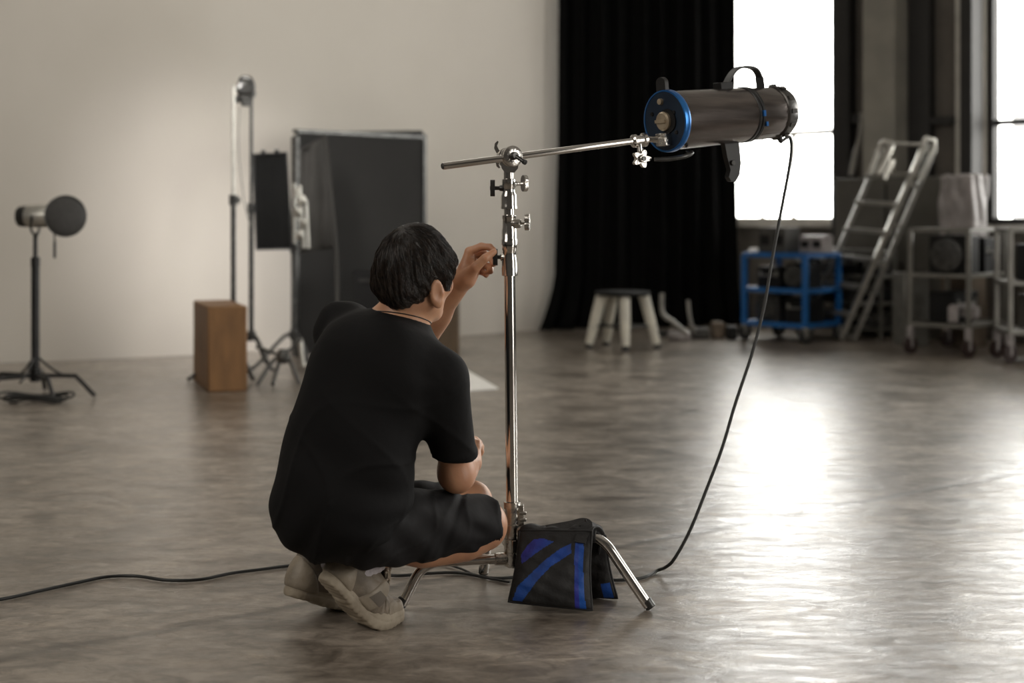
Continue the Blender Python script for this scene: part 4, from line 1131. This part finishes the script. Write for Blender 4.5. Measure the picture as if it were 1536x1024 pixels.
# tall stands
def tall_stand(name,label,px,Yd,ptop,pbase,legs,m1,m2,heads=True,legz=.20,rad=.0155,mid_=None):
    b=V(((px-768)/FP*Yd,Yd,0));k=Yd/FP;z=lambda py:CH-(py-HZ)*k
    t=thing(name,label,'light stand',b,'tall stands before the cream wall')
    zt=z(ptop);zm=z(mid_ or (ptop+pbase)/2)
    mb=MB();mb.cyl(b+V((0,0,legz)),b+V((0,0,zm)),rad,n=16);obj('pole',mb,m1,t)
    mb=MB();mb.cyl(b+V((0,0,zm)),b+V((0,0,zt)),rad*.68,n=14);obj('upper_pole',mb,m2,t)
    mb=MB();mb.cyl(b+V((0,0,zm-.03)),b+V((0,0,zm+.03)),rad*1.6,n=16);mb.cyl(b+V((.0,-.01,zm)),b+V((.035,-.03,zm)),.007);
    mb.prism([(.012,.0),(.0,.02),(-.012,0),(0,-.02)],b+V((.038,-.03,zm)),V((.5,.8,0)).normalized(),V((0,0,1)),.008);obj('collar',mb,m1,t)
    mb=MB();mb.cyl(b+V((0,0,legz-.03)),b+V((0,0,legz+.03)),rad*1.8,n=16);obj('hub',mb,M_DARKST,t)
    for (dx,dy) in legs:
        mb=MB();d=V((dx,dy,0));c=b+V((0,0,legz));mb.tube([c,c+d*.25-V((0,0,.01)),c+d*.8+V((0,0,-legz*.75)),b+d+V((0,0,.012))],[rad*.75]*4,10,4);obj('leg',mb,m1,t)
    return t,b,z
t1,b1,z1=tall_stand('light_stand','tall thin dark stand standing behind the tan plywood box',350,8.1,128,573,((-.22,-.17),(.14,-.14),(.05,.26)),M_DARKST,M_ALU,mid_=300)
t2,b2,z2=tall_stand('light_stand','tall grey stand whose knuckle head holds the black flag',377,8.6,146,520,((.16,-.18),(-.18,-.05),(.05,.24)),M_DARKST,M_DARKST,mid_=312)
mb=MB();c=P(366,132,8.2)
mb.lathe([(.02,-.03),(.045,-.028),(.045,.02),(.03,.03)],c+V((0,0,0)),V((.3,-.9,.2)),24)
mb.lathe([(.02,-.03),(.035,-.02),(.035,.02),(.02,.03)],c+V((.02,.05,-.03)),V((.6,-.7,.4)),24)
mb.tube([c+V((-.02,0,.03)),c+V((-.01,0,.055)),c+V((.03,0,.05)),c+V((.05,.0,.0)),c+V((.035,.0,-.06))],[.012,.016,.018,.016,.012],10,4)
mb.box(c+V((-.03,0,-.065)),(.05,.05,.04));mb.box(c+V((.012,0,-.075)),(.05,.04,.06),rz=.4)
mb.cyl(c+V((-.055,0,-.055)),c+V((.05,0,-.085)),.010,n=12)
mb.cyl(c+V((-.03,-.03,-.07)),c+V((-.03,-.07,-.07)),.014,n=12)
gh=obj('grip_head',mb,M_DARKST,t1);
mb=MB();mb.tube([P(360,160,8.1),P(358,220,8.1),P(366,300,8.1),P(376,340,8.1)],.0035,8,6);o=obj('hanging_wire',mb,M_ALUD,t1)
# black flag
fl=thing('black_flag','narrow black cloth flag hanging between two stands','flag',P(408,300,8.5))
a=P(380,232,8.5);bq=P(430,229,8.5);c=P(438,373,8.5);dq=P(385,374,8.5)
def fg(u,v):
    p=a*(1-u)*(1-v)+bq*u*(1-v)+dq*(1-u)*v+c*u*v;p=p.copy();p.y+=.004*math.sin(u*11)+.003*math.sin(v*9);return p
mb=MB();mb.grid(fg,20,30,flip=True);o=obj('cloth',mb,M_FLAGBLK,fl,ang=180);md=o.modifiers.new('s','SOLIDIFY');md.thickness=.01
mb=MB();mb.tube([a,bq,c,dq,a+V((0,0,.001))],.007,8);mb.cyl(P(392,228,8.5),P(398,228,8.5),.012);mb.cyl(P(412,227,8.5),P(418,227,8.5),.012);obj('frame',mb,M_BLACKMET,fl)
# white sheet under the flag
t3,b3,z3=tall_stand('light_stand','silver-topped stand against the left edge of the charcoal board',441,8.7,275,520,((.14,-.14),(-.22,-.20),(.05,.24)),M_DARKST,M_ALU,mid_=372)
mb=MB()
for i,(px,py,r) in enumerate(((445,288,.022),(452,300,.026),(446,318,.022),(455,335,.02),(449,352,.022))):
    c=P(px,py,8.62);mb.lathe([(r*.5,-.03),(r,-.024),(r,.02),(r*.6,.03)],c,V((.3,-.8,.3+.1*i)),20);mb.cyl(c,c+V((.03*(-1)**i,-.03,.03)),.007)
mb.cyl(P(449,278,8.64),P(456,372,8.64),.011);mb.cyl(P(459,300,8.64),P(463,372,8.64),.008);obj('clamp_cluster',mb,M_ALU,t3)
mb=MB();pts=[P(450,508,8.3),P(452,530,8.3),P(455,549,8.3)]
mb.tube(pts,[.016,.014,.014],12);o=obj('short_post',mb,M_ALU,t3)
# low folded stand base between stands
lb=PF(420,578);lt2=thing('folded_stand_base','low dark stand base with crossed legs in front of the flag stands','stand base',lb)
mb=MB();mb.cyl(lb+V((0,.1,.11)),lb+V((0,.1,.19)),.026);mb.lathe([(.02,-.03),(.036,-.02),(.036,.02),(.02,.03)],lb+V((0.01,.06,.15)),V((0,-1,.2)),20);obj('hub',mb,M_DARKST,lt2)
for (dx,dy) in((-.115,-.05),(-.03,-.06),(.11,-.03)):
    mb=MB();mb.tube([lb+V((0,.1,.15)),lb+V((dx*.4,.06,.13)),lb+V((dx,dy,.012))],.011,10,5);obj('leg',mb,M_DARKST,lt2)
for (px,py) in((384,520),(452,508)):
    mb=MB();mb.tube([lb+V((0,.1,.15)),P(px,py,7.9)],.009,10);obj('brace_arm',mb,M_DARKST,lt2)

# big charcoal board
Yv=9.9
vf=thing('foam_flat','large charcoal flat board leaning upright before the cream wall','board',PF(540,524))
pa=P(443,198,9.35);pb=P(634,196,10.1);
def vb(u,v):
    return None
mb=MB()
ca_=V((pa.x,pa.y,0));cb_=V((pb.x,pb.y,0));zt=pa.z
zt2=pb.z
n=(cb_-ca_).normalized();ln=(cb_-ca_).length
pts=[(0,0.01),(ln,.01),(ln,zt2-.03),(ln-.03,zt2),(.03,zt),(0,zt-.03)]
mb.prism(pts,ca_,n,V((0,0,1)),.05);obj('panel',mb,M_VFLAT,vf)
mb=MB();mb.prism([(-.012,.0),(0.012,.0),(.012,zt-.03),(-.012,zt-.03)],ca_+V((0,-.005,0)),n,V((0,0,1)),.06);mb.prism([(0,-.012),(ln,-.012),(ln,.012),(0,.012)],ca_+V((0,-.005,(zt+zt2)/2-.02)),n,V((0,0,1)),.06)
mb.prism([(-.012,.0),(0.012,.0),(.012,zt2-.03),(-.012,zt2-.03)],cb_+V((0,-.005,0)),n,V((0,0,1)),.06);obj('edge_tape',mb,M_DARKST,vf)
# grey cloth panel hanging on its left
gp=thing('cloth_screen','slanting dark grey cloth panel leaning on the charcoal board','screen',PF(470,540))
g=[P(451,225,9.15),P(489,205,9.25),P(500,372,9.1),P(450,378,9.0)]
def gf(u,v): 
    p=g[0]*(1-u)*(1-v)+g[1]*u*(1-v)+g[3]*(1-u)*v+g[2]*u*v;p=p.copy();p.y+=.02*math.sin(u*8+v*3);return p
mb=MB();mb.grid(gf,24,20,flip=True);o=obj('cloth',mb,M_VFLAT2,gp,ang=180);md=o.modifiers.new('s','SOLIDIFY');md.thickness=.01
mb=MB();q0=P(487,202,9.2);q1=PF(505,545);mb.tube([q0,P(497,300,9.15),P(505,400,9.05),q1+V((0,0,.01))],.013,10,4);mb.tube([g[0],g[1]],.008,8);obj('support_bar',mb,M_VFLAT2,gp)
dk=PF(549,540);dbx=thing('equipment_case','square black case standing in front of the charcoal board','case',dk)
mb=MB();h=CH-(407-HZ)/FP*dk.y;mb.box(dk+V((0,.12,h/2)),(.17,.22,h));obj('shell',mb,M_BLACKCASE,dbx)
mb=MB();mb.box(dk+V((0,.005,h*.9)),(.10,.012,.02));obj('handle',mb,M_DARKST,dbx)

# thin white triangle laid flat on the floor
mb=MB();a=PF(690,551);b_=PF(747,584);c_=PF(668,590)
vs=[a,b_,c_];vs=[v+V((0,0,.004)) for v in vs]
mb.prism([(0,0),((b_-a).length,0),((c_-a).dot((b_-a).normalized()),-((c_-a)-(b_-a).normalized()*(c_-a).dot((b_-a).normalized())).length)],a+V((0,0,.006)),(b_-a).normalized(),V((0,0,1)).cross((b_-a).normalized()),.008)
fs_=obj('white_triangle',mb,M_WHITE,None,origin=a,smooth=False);tag(fs_,'thin white triangle lying on the floor beyond the person','board')

# stool
sb=PF(934,522);stl=thing('stool','low stool with dark seat and splayed cream legs before the curtain','stool',sb)
k=sb.y/FP;zt=CH-(436-HZ)*k
mb=MB();mb.lathe([(.12,-.035),(.185,-.030),(.192,-.012),(.19,-.004),(.15,.0),(.0005,.002)],sb+V((0,.0,zt)),(0,0,1),40);obj('seat',mb,M_BLACKCASE,stl)
for (dx,dy) in((-.235,-.0),(.005,-.20),(.235,-.02),(-.10,.20)):
    mb=MB();t_=sb+V((dx*.62,dy*.62,zt-.03));f_=sb+V((dx,dy,.03));mb.tube([t_,(t_+f_)/2,f_],[.039,.037,.028],16);lg=obj('leg',mb,M_STOOL,stl)
    mb=MB();mb.cyl(sb+V((dx,dy,0.0)),sb+V((dx,dy,.04)),.027,.025,16);obj('foot_cap',mb,M_RUBBER,lg)
mb=MB();zz=.16
cs=[sb+V((dx*.85,dy*.85,zz)) for dx,dy in((-.235,0),(.005,-.20),(.235,-.02),(-.10,.20))]
for i in range(4): mb.cyl(cs[i],cs[(i+1)%4],.009)
obj('rung',mb,M_DARKST,stl)
# floor clutter right of the stool
mb=MB();mb.tube([P(993,440,10.2),P(994,470,10.2),P(1010,483,10.15),P(1030,500,10.1)],.018,12,4);mb.tube([P(1032,450,10.3),P(1035,478,10.3),P(1042,498,10.3)],.014,10,3)
o=obj('bent_pole',mb,M_ALUD,None,origin=PF(1015,510));tag(o,'bent grey metal pole lying against the curtain right of the stool','pole')
for i,(px,py,w_,d_,h_,m_,lab) in enumerate(((1020,512,.17,.14,.07,M_PALEPL,'crumpled pale bag on the floor right of the stool'),(1052,509,.13,.16,.08,M_DARKGREY,'low dark grey case on the floor by the curtain'),(1079,508,.10,.16,.12,M_TAN,'low brown cardboard carton beside the blue trolley'),(1099,510,.08,.14,.10,M_BLACKCASE,'small black case tucked against the blue trolley'))):
    c=PF(px,py);s=SDF();s.rbox((c.x,c.y+d_/2,h_/2),(w_/2,d_/2,h_/2),rad=.015 if i!=0 else .03)
    if i==0: s.post=lambda X:.008*np.sin(X[...,0]*60+X[...,2]*40)*np.cos(X[...,1]*50)
    o=sdf_obj(['cloth_bag','case','carton','case'][i],s,.009,m_,None,origin=(c.x,c.y+d_/2,0),ang=40);tag(o,lab,['bag','case','carton','case'][i])
mb=MB()
for i in range(3): mb.tube([PF(1000,505)+V((.10*math.cos(a)*(1+.1*i),.07*math.sin(a),.012+.012*i)) for a in [j*2*PI/24 for j in range(25)]],.008,8)
o=obj('cable_coil',mb,M_CORD,None,origin=PF(1000,505));tag(o,'coil of black cable on the floor behind the stool','cable')

# trolleys
def trolley(name,label,F,rv,bv,w,d,zb,zm,zt,m,postw,group=None,castm=M_ALU,mids=(),wheelm=M_RUBBER):
    rv=V(rv).normalized();bv=V(bv).normalized();ang=math.atan2(rv.y,rv.x)
    t=thing(name,label,'trolley',F+rv*w/2+bv*d/2)
    for i,(a,b) in enumerate(((0,0),(1,0),(1,1),(0,1))):
        c=F+rv*(a*w)+bv*(b*d)
        mb=MB();mb.bar(c+V((0,0,zb-.01)),c+V((0,0,zt)),postw,postw,up=tuple(rv));obj('post',mb,m,t)
        mb=MB();mb.prism([(-.016,zb-.01),(.016,zb-.01),(.022,zb-.05),(.010,.045),(-.010,.045),(-.022,zb-.05)],c,rv,V((0,0,1)),.036);ca=obj('caster',mb,castm,t)
        mb=MB();q=V((.5,-.87,0)).normalized();ww=min(.058,zb*.44)
        mb.lathe([(ww*.55,-.013),(ww,-.011),(ww,.011),(ww*.55,.013)],c+V((0,0,ww)),q,22);obj('wheel',mb,wheelm,ca)
    for zz in (zb,zm,zt)+tuple(mids):
        mb=MB();th=postw*.9
        cs=[F,F+rv*w,F+rv*w+bv*d,F+bv*d]
        for i in range(4): mb.bar(cs[i]+V((0,0,zz)),cs[(i+1)%4]+V((0,0,zz)),postw*.85,th)
        fr=obj('shelf_frame',mb,m,t)
        if zz!=zt or name=='blue_trolley':
            mb=MB();mb.box((cs[0]+cs[2])/2+V((0,0,zz-.004)),(w-postw,d-postw,.006),rz=ang);obj('shelf_board',mb,m,fr)
    return t
Fb=V((2.11,10.23,0));rv=V((.307,.27,0));bv=V((-.27,.307,0)) 
bv=V((-.385,.37,0));rv=V((.345,.36,0))
bv.normalize();rv=V((bv.y,-bv.x,0))
rx=(1258-768)/FP;wR=(rx*Fb.y-Fb.x)/(rv.x-rx*rv.y);lx=(1117-768)/FP;wL=(lx*Fb.y-Fb.x)/(bv.x-lx*bv.y)
blue=trolley('blue_trolley','bright blue steel two-tier trolley on casters below the window','trolley'and Fb,rv,bv,wR,wL,.128,.378,.635,M_BLUECART,.038)
def on(F,rv,bv,a,b,z): return F+rv*a+bv*b+V((0,0,z))
def gear(name,label,cat,c,dims,rz,m,kind='case',group=None):
    t=thing(name,label,cat,c,group)
    mb=MB();mb.box(c+V((0,0,dims[2]/2)),dims,rz=rz);obj('shell',mb,m,t)
    R=Matrix.Rotation(rz,3,'Z')
    if kind=='case':
        mb=MB();p=[c+R@V((-dims[0]*.2,-dims[1]/2,dims[2]*.62)),c+R@V((-dims[0]*.17,-dims[1]/2-.02,dims[2]*.60)),c+R@V((dims[0]*.17,-dims[1]/2-.02,dims[2]*.60)),c+R@V((dims[0]*.2,-dims[1]/2,dims[2]*.62))]
        mb.tube(p,.007,8);obj('handle',mb,M_ALUD,t)
        for s in(-.34,.34):
            mb=MB();mb.box(c+R@V((dims[0]*s,-dims[1]/2-.003,dims[2]*.66)),(.022,.01,.04),rz=rz);obj('latch',mb,M_ALUD,t)
    elif kind=='lamp':
        mb=MB();mb.lathe([(dims[2]*.25,0),(dims[2]*.42,.01),(dims[2]*.42,.03),(dims[2]*.3,.035)],c+R@V((0,-dims[1]/2,dims[2]/2)),R@V((0,-1,0)),24);obj('lens',mb,M_DARKST,t)
    elif kind=='crate':
        for s in(-1,1):
            mb=MB();mb.box(c+R@V((dims[0]*s*.25,-dims[1]/2-.002,dims[2]*.5)),(dims[0]*.32,.006,dims[2]*.4),rz=rz);obj('opening',mb,M_BLACKCASE,t)
    return t
rb_=math.atan2(-bv.y,-bv.x)   # facing the left-hand face
ab=math.atan2(bv.y,bv.x)+PI
for (a,b,z_,dm,m_,kd,lab) in (
  (wR*.45,wL*.27,.385,(.17,.22,.19),M_BLACKCASE,'lamp','black lamp head on the upper shelf of the blue trolley, right part'),
  (wR*.45,wL*.72,.385,(.20,.22,.16),M_BLACKCASE,'case','black case on the upper shelf of the blue trolley, left part'),
  (wR*.45,wL*.25,.135,(.19,.24,.19),M_BLACKCASE,'case','black case on the lower shelf of the blue trolley, right part'),
  (wR*.45,wL*.75,.135,(.18,.22,.20),M_DARKGREY,'lamp','dark grey lamp head on the lower shelf of the blue trolley, left part')):
    gear('lamp_head' if kd=='lamp' else 'case',lab,'lamp' if kd=='lamp' else 'case',on(Fb,rv,bv,a,b,z_),dm,ab,m_,kd)
gear('crate','dark crate with two openings on top of the blue trolley','crate',on(Fb,rv,bv,wR*.35,wL*.62,.652),(.24,.2,.185),ab,M_DARKGREY,'crate')
gear('grey_box','low grey metal box on top of the blue trolley, right of the dark crate','box',on(Fb,rv,bv,wR*.62,wL*.16,.652),(.20,.15,.125),ab,M_PALEPL,'crate')
gear('paper_pad','small white pad on the left corner of the blue trolley top','pad',on(Fb,rv,bv,wR*.2,wL*.93,.652),(.07,.07,.03),ab,M_WHITE,'none')

# silver trolleys
F1=V((2.98,9.28,0));rv1=V((.42,.51,0)).normalized();bv1=V((-rv1.y,rv1.x,0))
lx=(1366-768)/FP;w1L=(lx*F1.y-F1.x)/(bv1.x-lx*bv1.y)
trolley('equipment_trolley','grey tubular three-tier trolley right of the ladder','x'and F1,rv1,bv1,.62,w1L,.20,.53,.83,M_SILVER,.028,castm=M_PALEPL,wheelm=M_RED)
rvp=V((1,-.08,0)).normalized();bvp=V((.08,1,0)).normalized();F2=V((3.14,8.96,0))
trolley('equipment_trolley','grey tubular trolley cut off by the right edge of the photo','x'and F2,rvp,bvp,.8,.33,.19,.50,.835,M_SILVER,.030,castm=M_PALEPL,wheelm=M_RED)
a1=math.atan2(rv1.y,rv1.x);al=math.atan2(-bv1.y,-bv1.x)
gear('lamp_head','round-fronted black lamp on the upper shelf of the grey trolley, facing left','lamp',on(F1,rv1,bv1,.17,w1L*.42,.535),(.26,.22,.26),al,M_BLACKCASE,'lamp')
gear('case','black case on the upper shelf of the grey trolley, right part','case',on(F1,rv1,bv1,.44,w1L*.4,.535),(.22,.28,.24),a1,M_BLACKCASE,'case')
gear('case','long black case on the bottom shelf of the grey trolley','case',on(F1,rv1,bv1,.36,w1L*.62,.21),(.42,.18,.20),a1,M_BLACKCASE,'case')
def sdf_thing(nm,lab,cat,s,m_,org,res=.008):
    o=sdf_obj(nm,s,res,m_,None,origin=tuple(org),ang=180);return tag(o,lab,cat)
# black soft bags with pale straps
c=on(F1,rv1,bv1,.42,.10,.54)
mb=MB();mb.tube([c+V((-.12,-.02,.02)),c+V((-.11,-.03,.16)),c+V((-.03,-.04,.255)),c+V((.05,-.02,.22)),c+V((.10,.0,.10)),c+V((.11,.02,.01))],.008,10,5);o=obj('cable_loop',mb,M_PALEPL,None,origin=c);tag(o,'pale cable looped upright on the upper shelf of the grey trolley','cable')
mb=MB();c=on(F1,rv1,bv1,.15,.10,.225)
mb.box(c+V((.0,0,.10)),(.30,.06,.025),rz=a1);mb.box(c+V((-.09,-.09,.05)),(.04,.06,.10),rz=a1);mb.box(c+V((.10,.11,.05)),(.04,.06,.10),rz=a1);mb.box(c+V((.05,.0,.06)),(.10,.10,.06),rz=a1)
o=obj('metal_bracket',mb,M_PALEPL,None,origin=c);tag(o,'pale metal bracket frame on the bottom shelf of the grey trolley','bracket')
gear('grey_box','tall grey board box standing behind the left side of the grey trolley','box',V((2.83,10.1,0)),(.20,.16,.52),.3,M_SILVER,'none')
gear('case','black case on the middle shelf of the trolley at the right edge','case',on(F2,rvp,bvp,.32,.17,.505),(.42,.22,.24),-.08,M_BLACKCASE,'case')
gear('grey_box','grey box on the bottom shelf of the trolley at the right edge','box',on(F2,rvp,bvp,.30,.17,.20),(.36,.20,.22),-.08,M_GREY,'crate')

# big grey cabinet behind ladder + plastic-draped box
c0=P(1252,400,11.25);c1=P(1412,400,10.50)
def flatcab(nm,lab,p0,p1,ztop,dep,m,zb=0):
    n=(p1-p0);n.z=0;L=n.length;n.normalize();q=V((-n.y,n.x,0));c=V(((p0.x+p1.x)/2,(p0.y+p1.y)/2,0))+q*dep/2
    t=thing(nm,lab,'box',c+V((0,0,zb)))
    a=math.atan2(n.y,n.x)
    mb=MB();mb.box(c+V((0,0,(zb+ztop)/2)),(L,dep,ztop-zb),rz=a);obj('shell',mb,m,t)
    return t,c,n,L
t,c,n,L=flatcab('storage_cabinet','large grey-brown cabinet behind the ladder',c0,c1,CH+(320-266)/FP*10.9,.14,M_GREY);t['category']='cabinet'
mb=MB();p=c0.lerp(c1,.5);p.z=0;q=V((n.y,-n.x,0))
mb.box(p+q*.004+V((0,0,.66)),(.01,.012,1.0),rz=math.atan2(n.y,n.x));obj('door_gap',mb,M_BLACKCASE,t)
mb=MB();mb.cyl(p+q*.02+n*.03+V((0,0,.62)),p+q*.02+n*.03+V((0,0,.74)),.006);obj('handle',mb,M_ALUD,t)
p0=P(1411,400,10.15);p1=P(1458,400,9.95)
t,c,n,L=flatcab('covered_box','tall box under a pale shiny plastic sheet, right of the ladder',p0,p1,CH+(320-266)/FP*10,.18,M_TAN)
s=SDF();R_m=np.stack([A(n),A((-n.y,n.x,0)),UP],1);ztp=CH+(320-263)/FP*10
s.rbox(A((c.x,c.y,ztp-.22)),(L/2+.012,.102,.225),R_m,rad=.02)
s.post=lambda X:.007*np.sin(X[...,0]*70+1.5*np.sin(X[...,2]*12))+.004*np.sin(X[...,1]*90+X[...,2]*14)
sdf_obj('plastic_sheet',s,.009,M_PALEPL,t)

# metal shelf rack with dark gear low behind the ladder
q0=P(1215,400,11.22);q0.z=0;q1=P(1345,400,10.62);q1.z=0;nn_=(q1-q0);Lr=nn_.length;nn_.normalize();qb=V((-nn_.y,nn_.x,0))*-1
rk=thing('low_shelf_rack','low grey rack of shelves behind the foot of the ladder','shelf rack',(q0+q1)/2)
for a in(0.02,.5,.98):
    for b in(.0,.18):
        mb=MB();c=q0+nn_*(Lr*a)+qb*b;mb.bar(c,c+V((0,0,.66)),.025,.025);obj('post',mb,M_SILVER,rk)
for zz in(.08,.27,.47,.66):
    mb=MB();c=(q0+q1)/2+qb*.09+V((0,0,zz));mb.box(c,(Lr,.2,.022),rz=math.atan2(nn_.y,nn_.x));obj('shelf',mb,M_SILVER,rk)
an=math.atan2(nn_.y,nn_.x)
tx=[('black case','far left'),('dark grey case','left'),('black case','right'),('dark grey case','far right')]
for i in range(4):
    for j,zz in enumerate((.092,.282,.482)):
        m_=M_BLACKCASE if (i+j)%2==0 else M_DARKGREY
        lv=['bottom','middle','top'][j]
        c=q0+nn_*(Lr*(.14+.24*i))+qb*.09+V((0,0,zz))
        gear('case','%s %s on the %s tier of the low rack behind the ladder'%(['far left','left middle','right middle','far right'][i],'black case' if (i+j)%2==0 else 'dark grey case',lv),'case',c,(Lr*.20,.14,.11+.02*((i*j)%3)),an,m_,'case',group='cases on the low rack behind the ladder')

# ladder
ld=thing('step_ladder','tall aluminium step ladder with handrails leaning beside the blue trolley','ladder',PF(1272,508))
def rail(mb,a,b,w=.028,h=.06): mb.bar(a,b,w,h,up=(1,0,0))
La=P(1326,214,10.35);Lb_=P(1206,500,10.95)
Ra=P(1388,214,9.95);Rb=PF(1262,511)
Ra2=P(1403,220,10.0);Rb2=PF(1281,514)
mb=MB();mb.bar(La,V((Lb_.x,Lb_.y,.02)),.03,.055,up=(0,1,0));obj('stile',mb,M_ALUD,ld)
mb=MB();mb.bar(Ra,Rb+V((0,0,.02)),.034,.05,up=(0,1,0));obj('stile',mb,M_ALU,ld)
mb=MB();mb.bar(Ra2,Rb2+V((0,0,.02)),.030,.045,up=(0,1,0));obj('stile',mb,M_ALUD,ld)
mb=MB();
for t in(.03,.2,.4,.6,.8,.97):
    mb.bar(Ra.lerp(Rb,t),Ra2.lerp(Rb2,t),.02,.03)
obj('spacer',mb,M_ALUD,ld)
for t in(.16,.30,.44,.58,.72,.86):
    a=La.lerp(V((Lb_.x,Lb_.y,.02)),t);b_=Ra.lerp(Rb,t);
    if t<.2: b_=Ra.lerp(Rb,.15);a=La.lerp(Lb_,.17)
    mb=MB();mb.bar(a,b_,.10,.028);obj('tread',mb,M_ALUD,ld)
mb=MB();mb.tube([P(1305,262,10.4),P(1322,216,10.35),P(1330,213,10.33),P(1338,220,10.3),P(1318,262,10.3)],.016,10,4);mb.cyl(P(1330,215,10.33),P(1386,217,9.97),.012);obj('handrail',mb,M_ALU,ld)
mb=MB();mb.tube([P(1372,262,10.0),P(1386,212,9.93),P(1392,209,9.93),P(1402,216,9.96),P(1380,268,10.0)],.014,10,4);obj('handrail',mb,M_ALU,ld)
mb=MB();mb.bar(P(1340,240,10.2),P(1327,268,10.2),.03,.02,up=(0,1,0));obj('side_bracket',mb,M_ALU,ld)

# leaning pole at the pillar (grey cable tray) left of ladder
mb=MB();mb.tube([P(1277,263,11.2),P(1283,232,11.25),P(1290,205,11.3),P(1292,170,11.35)],[.022,.024,.02,.018],10,4)
o=obj('leaning_pole',mb,M_ALUD,None,origin=P(1277,263,11.2));tag(o,'thin grey pole standing on the cabinet left of the ladder top','pole')

# ------------------------------------------------------------------ light and camera
w=bpy.data.worlds.new('World');bpy.context.scene.world=w;w.use_nodes=True
bg=w.node_tree.nodes['Background'];bg.inputs[0].default_value=(1.0,.985,.955,1);bg.inputs[1].default_value=9.0
for i,(a,b) in enumerate(wins):
    L_=bpy.data.lights.new('portal','AREA');L_.shape='RECTANGLE';L_.size=(b-a);L_.size_y=TOP-SILL
    L_.cycles.is_portal=True
    o=bpy.data.objects.new('window_light_portal',L_);C.objects.link(o)
    o.location=WP((a+b)/2,(TOP+SILL)/2,.26);inn=-NW
    o.rotation_euler=V((inn.x,inn.y,0)).to_track_quat('-Z','Y').to_euler()
def area(nm,loc,tgt,sx,sy,e,col):
    L_=bpy.data.lights.new(nm,'AREA');L_.shape='RECTANGLE';L_.size=sx;L_.size_y=sy;L_.energy=e;L_.color=col
    o=bpy.data.objects.new(nm,L_);C.objects.link(o);o.location=V(loc);o.rotation_euler=(V(tgt)-V(loc)).to_track_quat('-Z','Y').to_euler();return o
area('ceiling_fill',(-1.2,6.2,4.45),(-1.6,7.8,0),3.0,1.6,45,(1,.95,.87))  # soft fill added under the ceiling, not a fixture of the room
area('side_window_light',(4.8,0.8,1.65),(0,3.4,1.0),1.8,2.9,85,(1,.95,.88))
area('room_fill',(-3.5,0.5,3.4),(-.5,4.5,.3),3,2.4,60,(1,.93,.84))
L_=bpy.data.lights.new('wall_spot','SPOT');L_.energy=620;L_.spot_size=math.radians(32);L_.spot_blend=1;L_.shadow_soft_size=.5;L_.color=(1,.96,.93)
o=bpy.data.objects.new('wall_spot_light',L_);C.objects.link(o);o.location=(-2.2,6.3,3.0);o.rotation_euler=(V((-1.65,9.85,.35))-o.location).to_track_quat('-Z','Y').to_euler()
cam=bpy.data.cameras.new('cam');co=bpy.data.objects.new('Camera',cam);C.objects.link(co)
co.location=(0,0,CH);co.rotation_euler=(PI/2,0,0);cam.lens=50;cam.sensor_width=36;cam.sensor_fit='HORIZONTAL';cam.shift_y=-(512-HZ)/1536
cam.dof.use_dof=True;cam.dof.focus_distance=3.38;cam.dof.aperture_fstop=2.4
cam.clip_end=200
sc=bpy.context.scene;sc.camera=co
sc.view_settings.view_transform='Standard';sc.view_settings.look='None';sc.view_settings.exposure=.50
sc.cycles.max_bounces=6
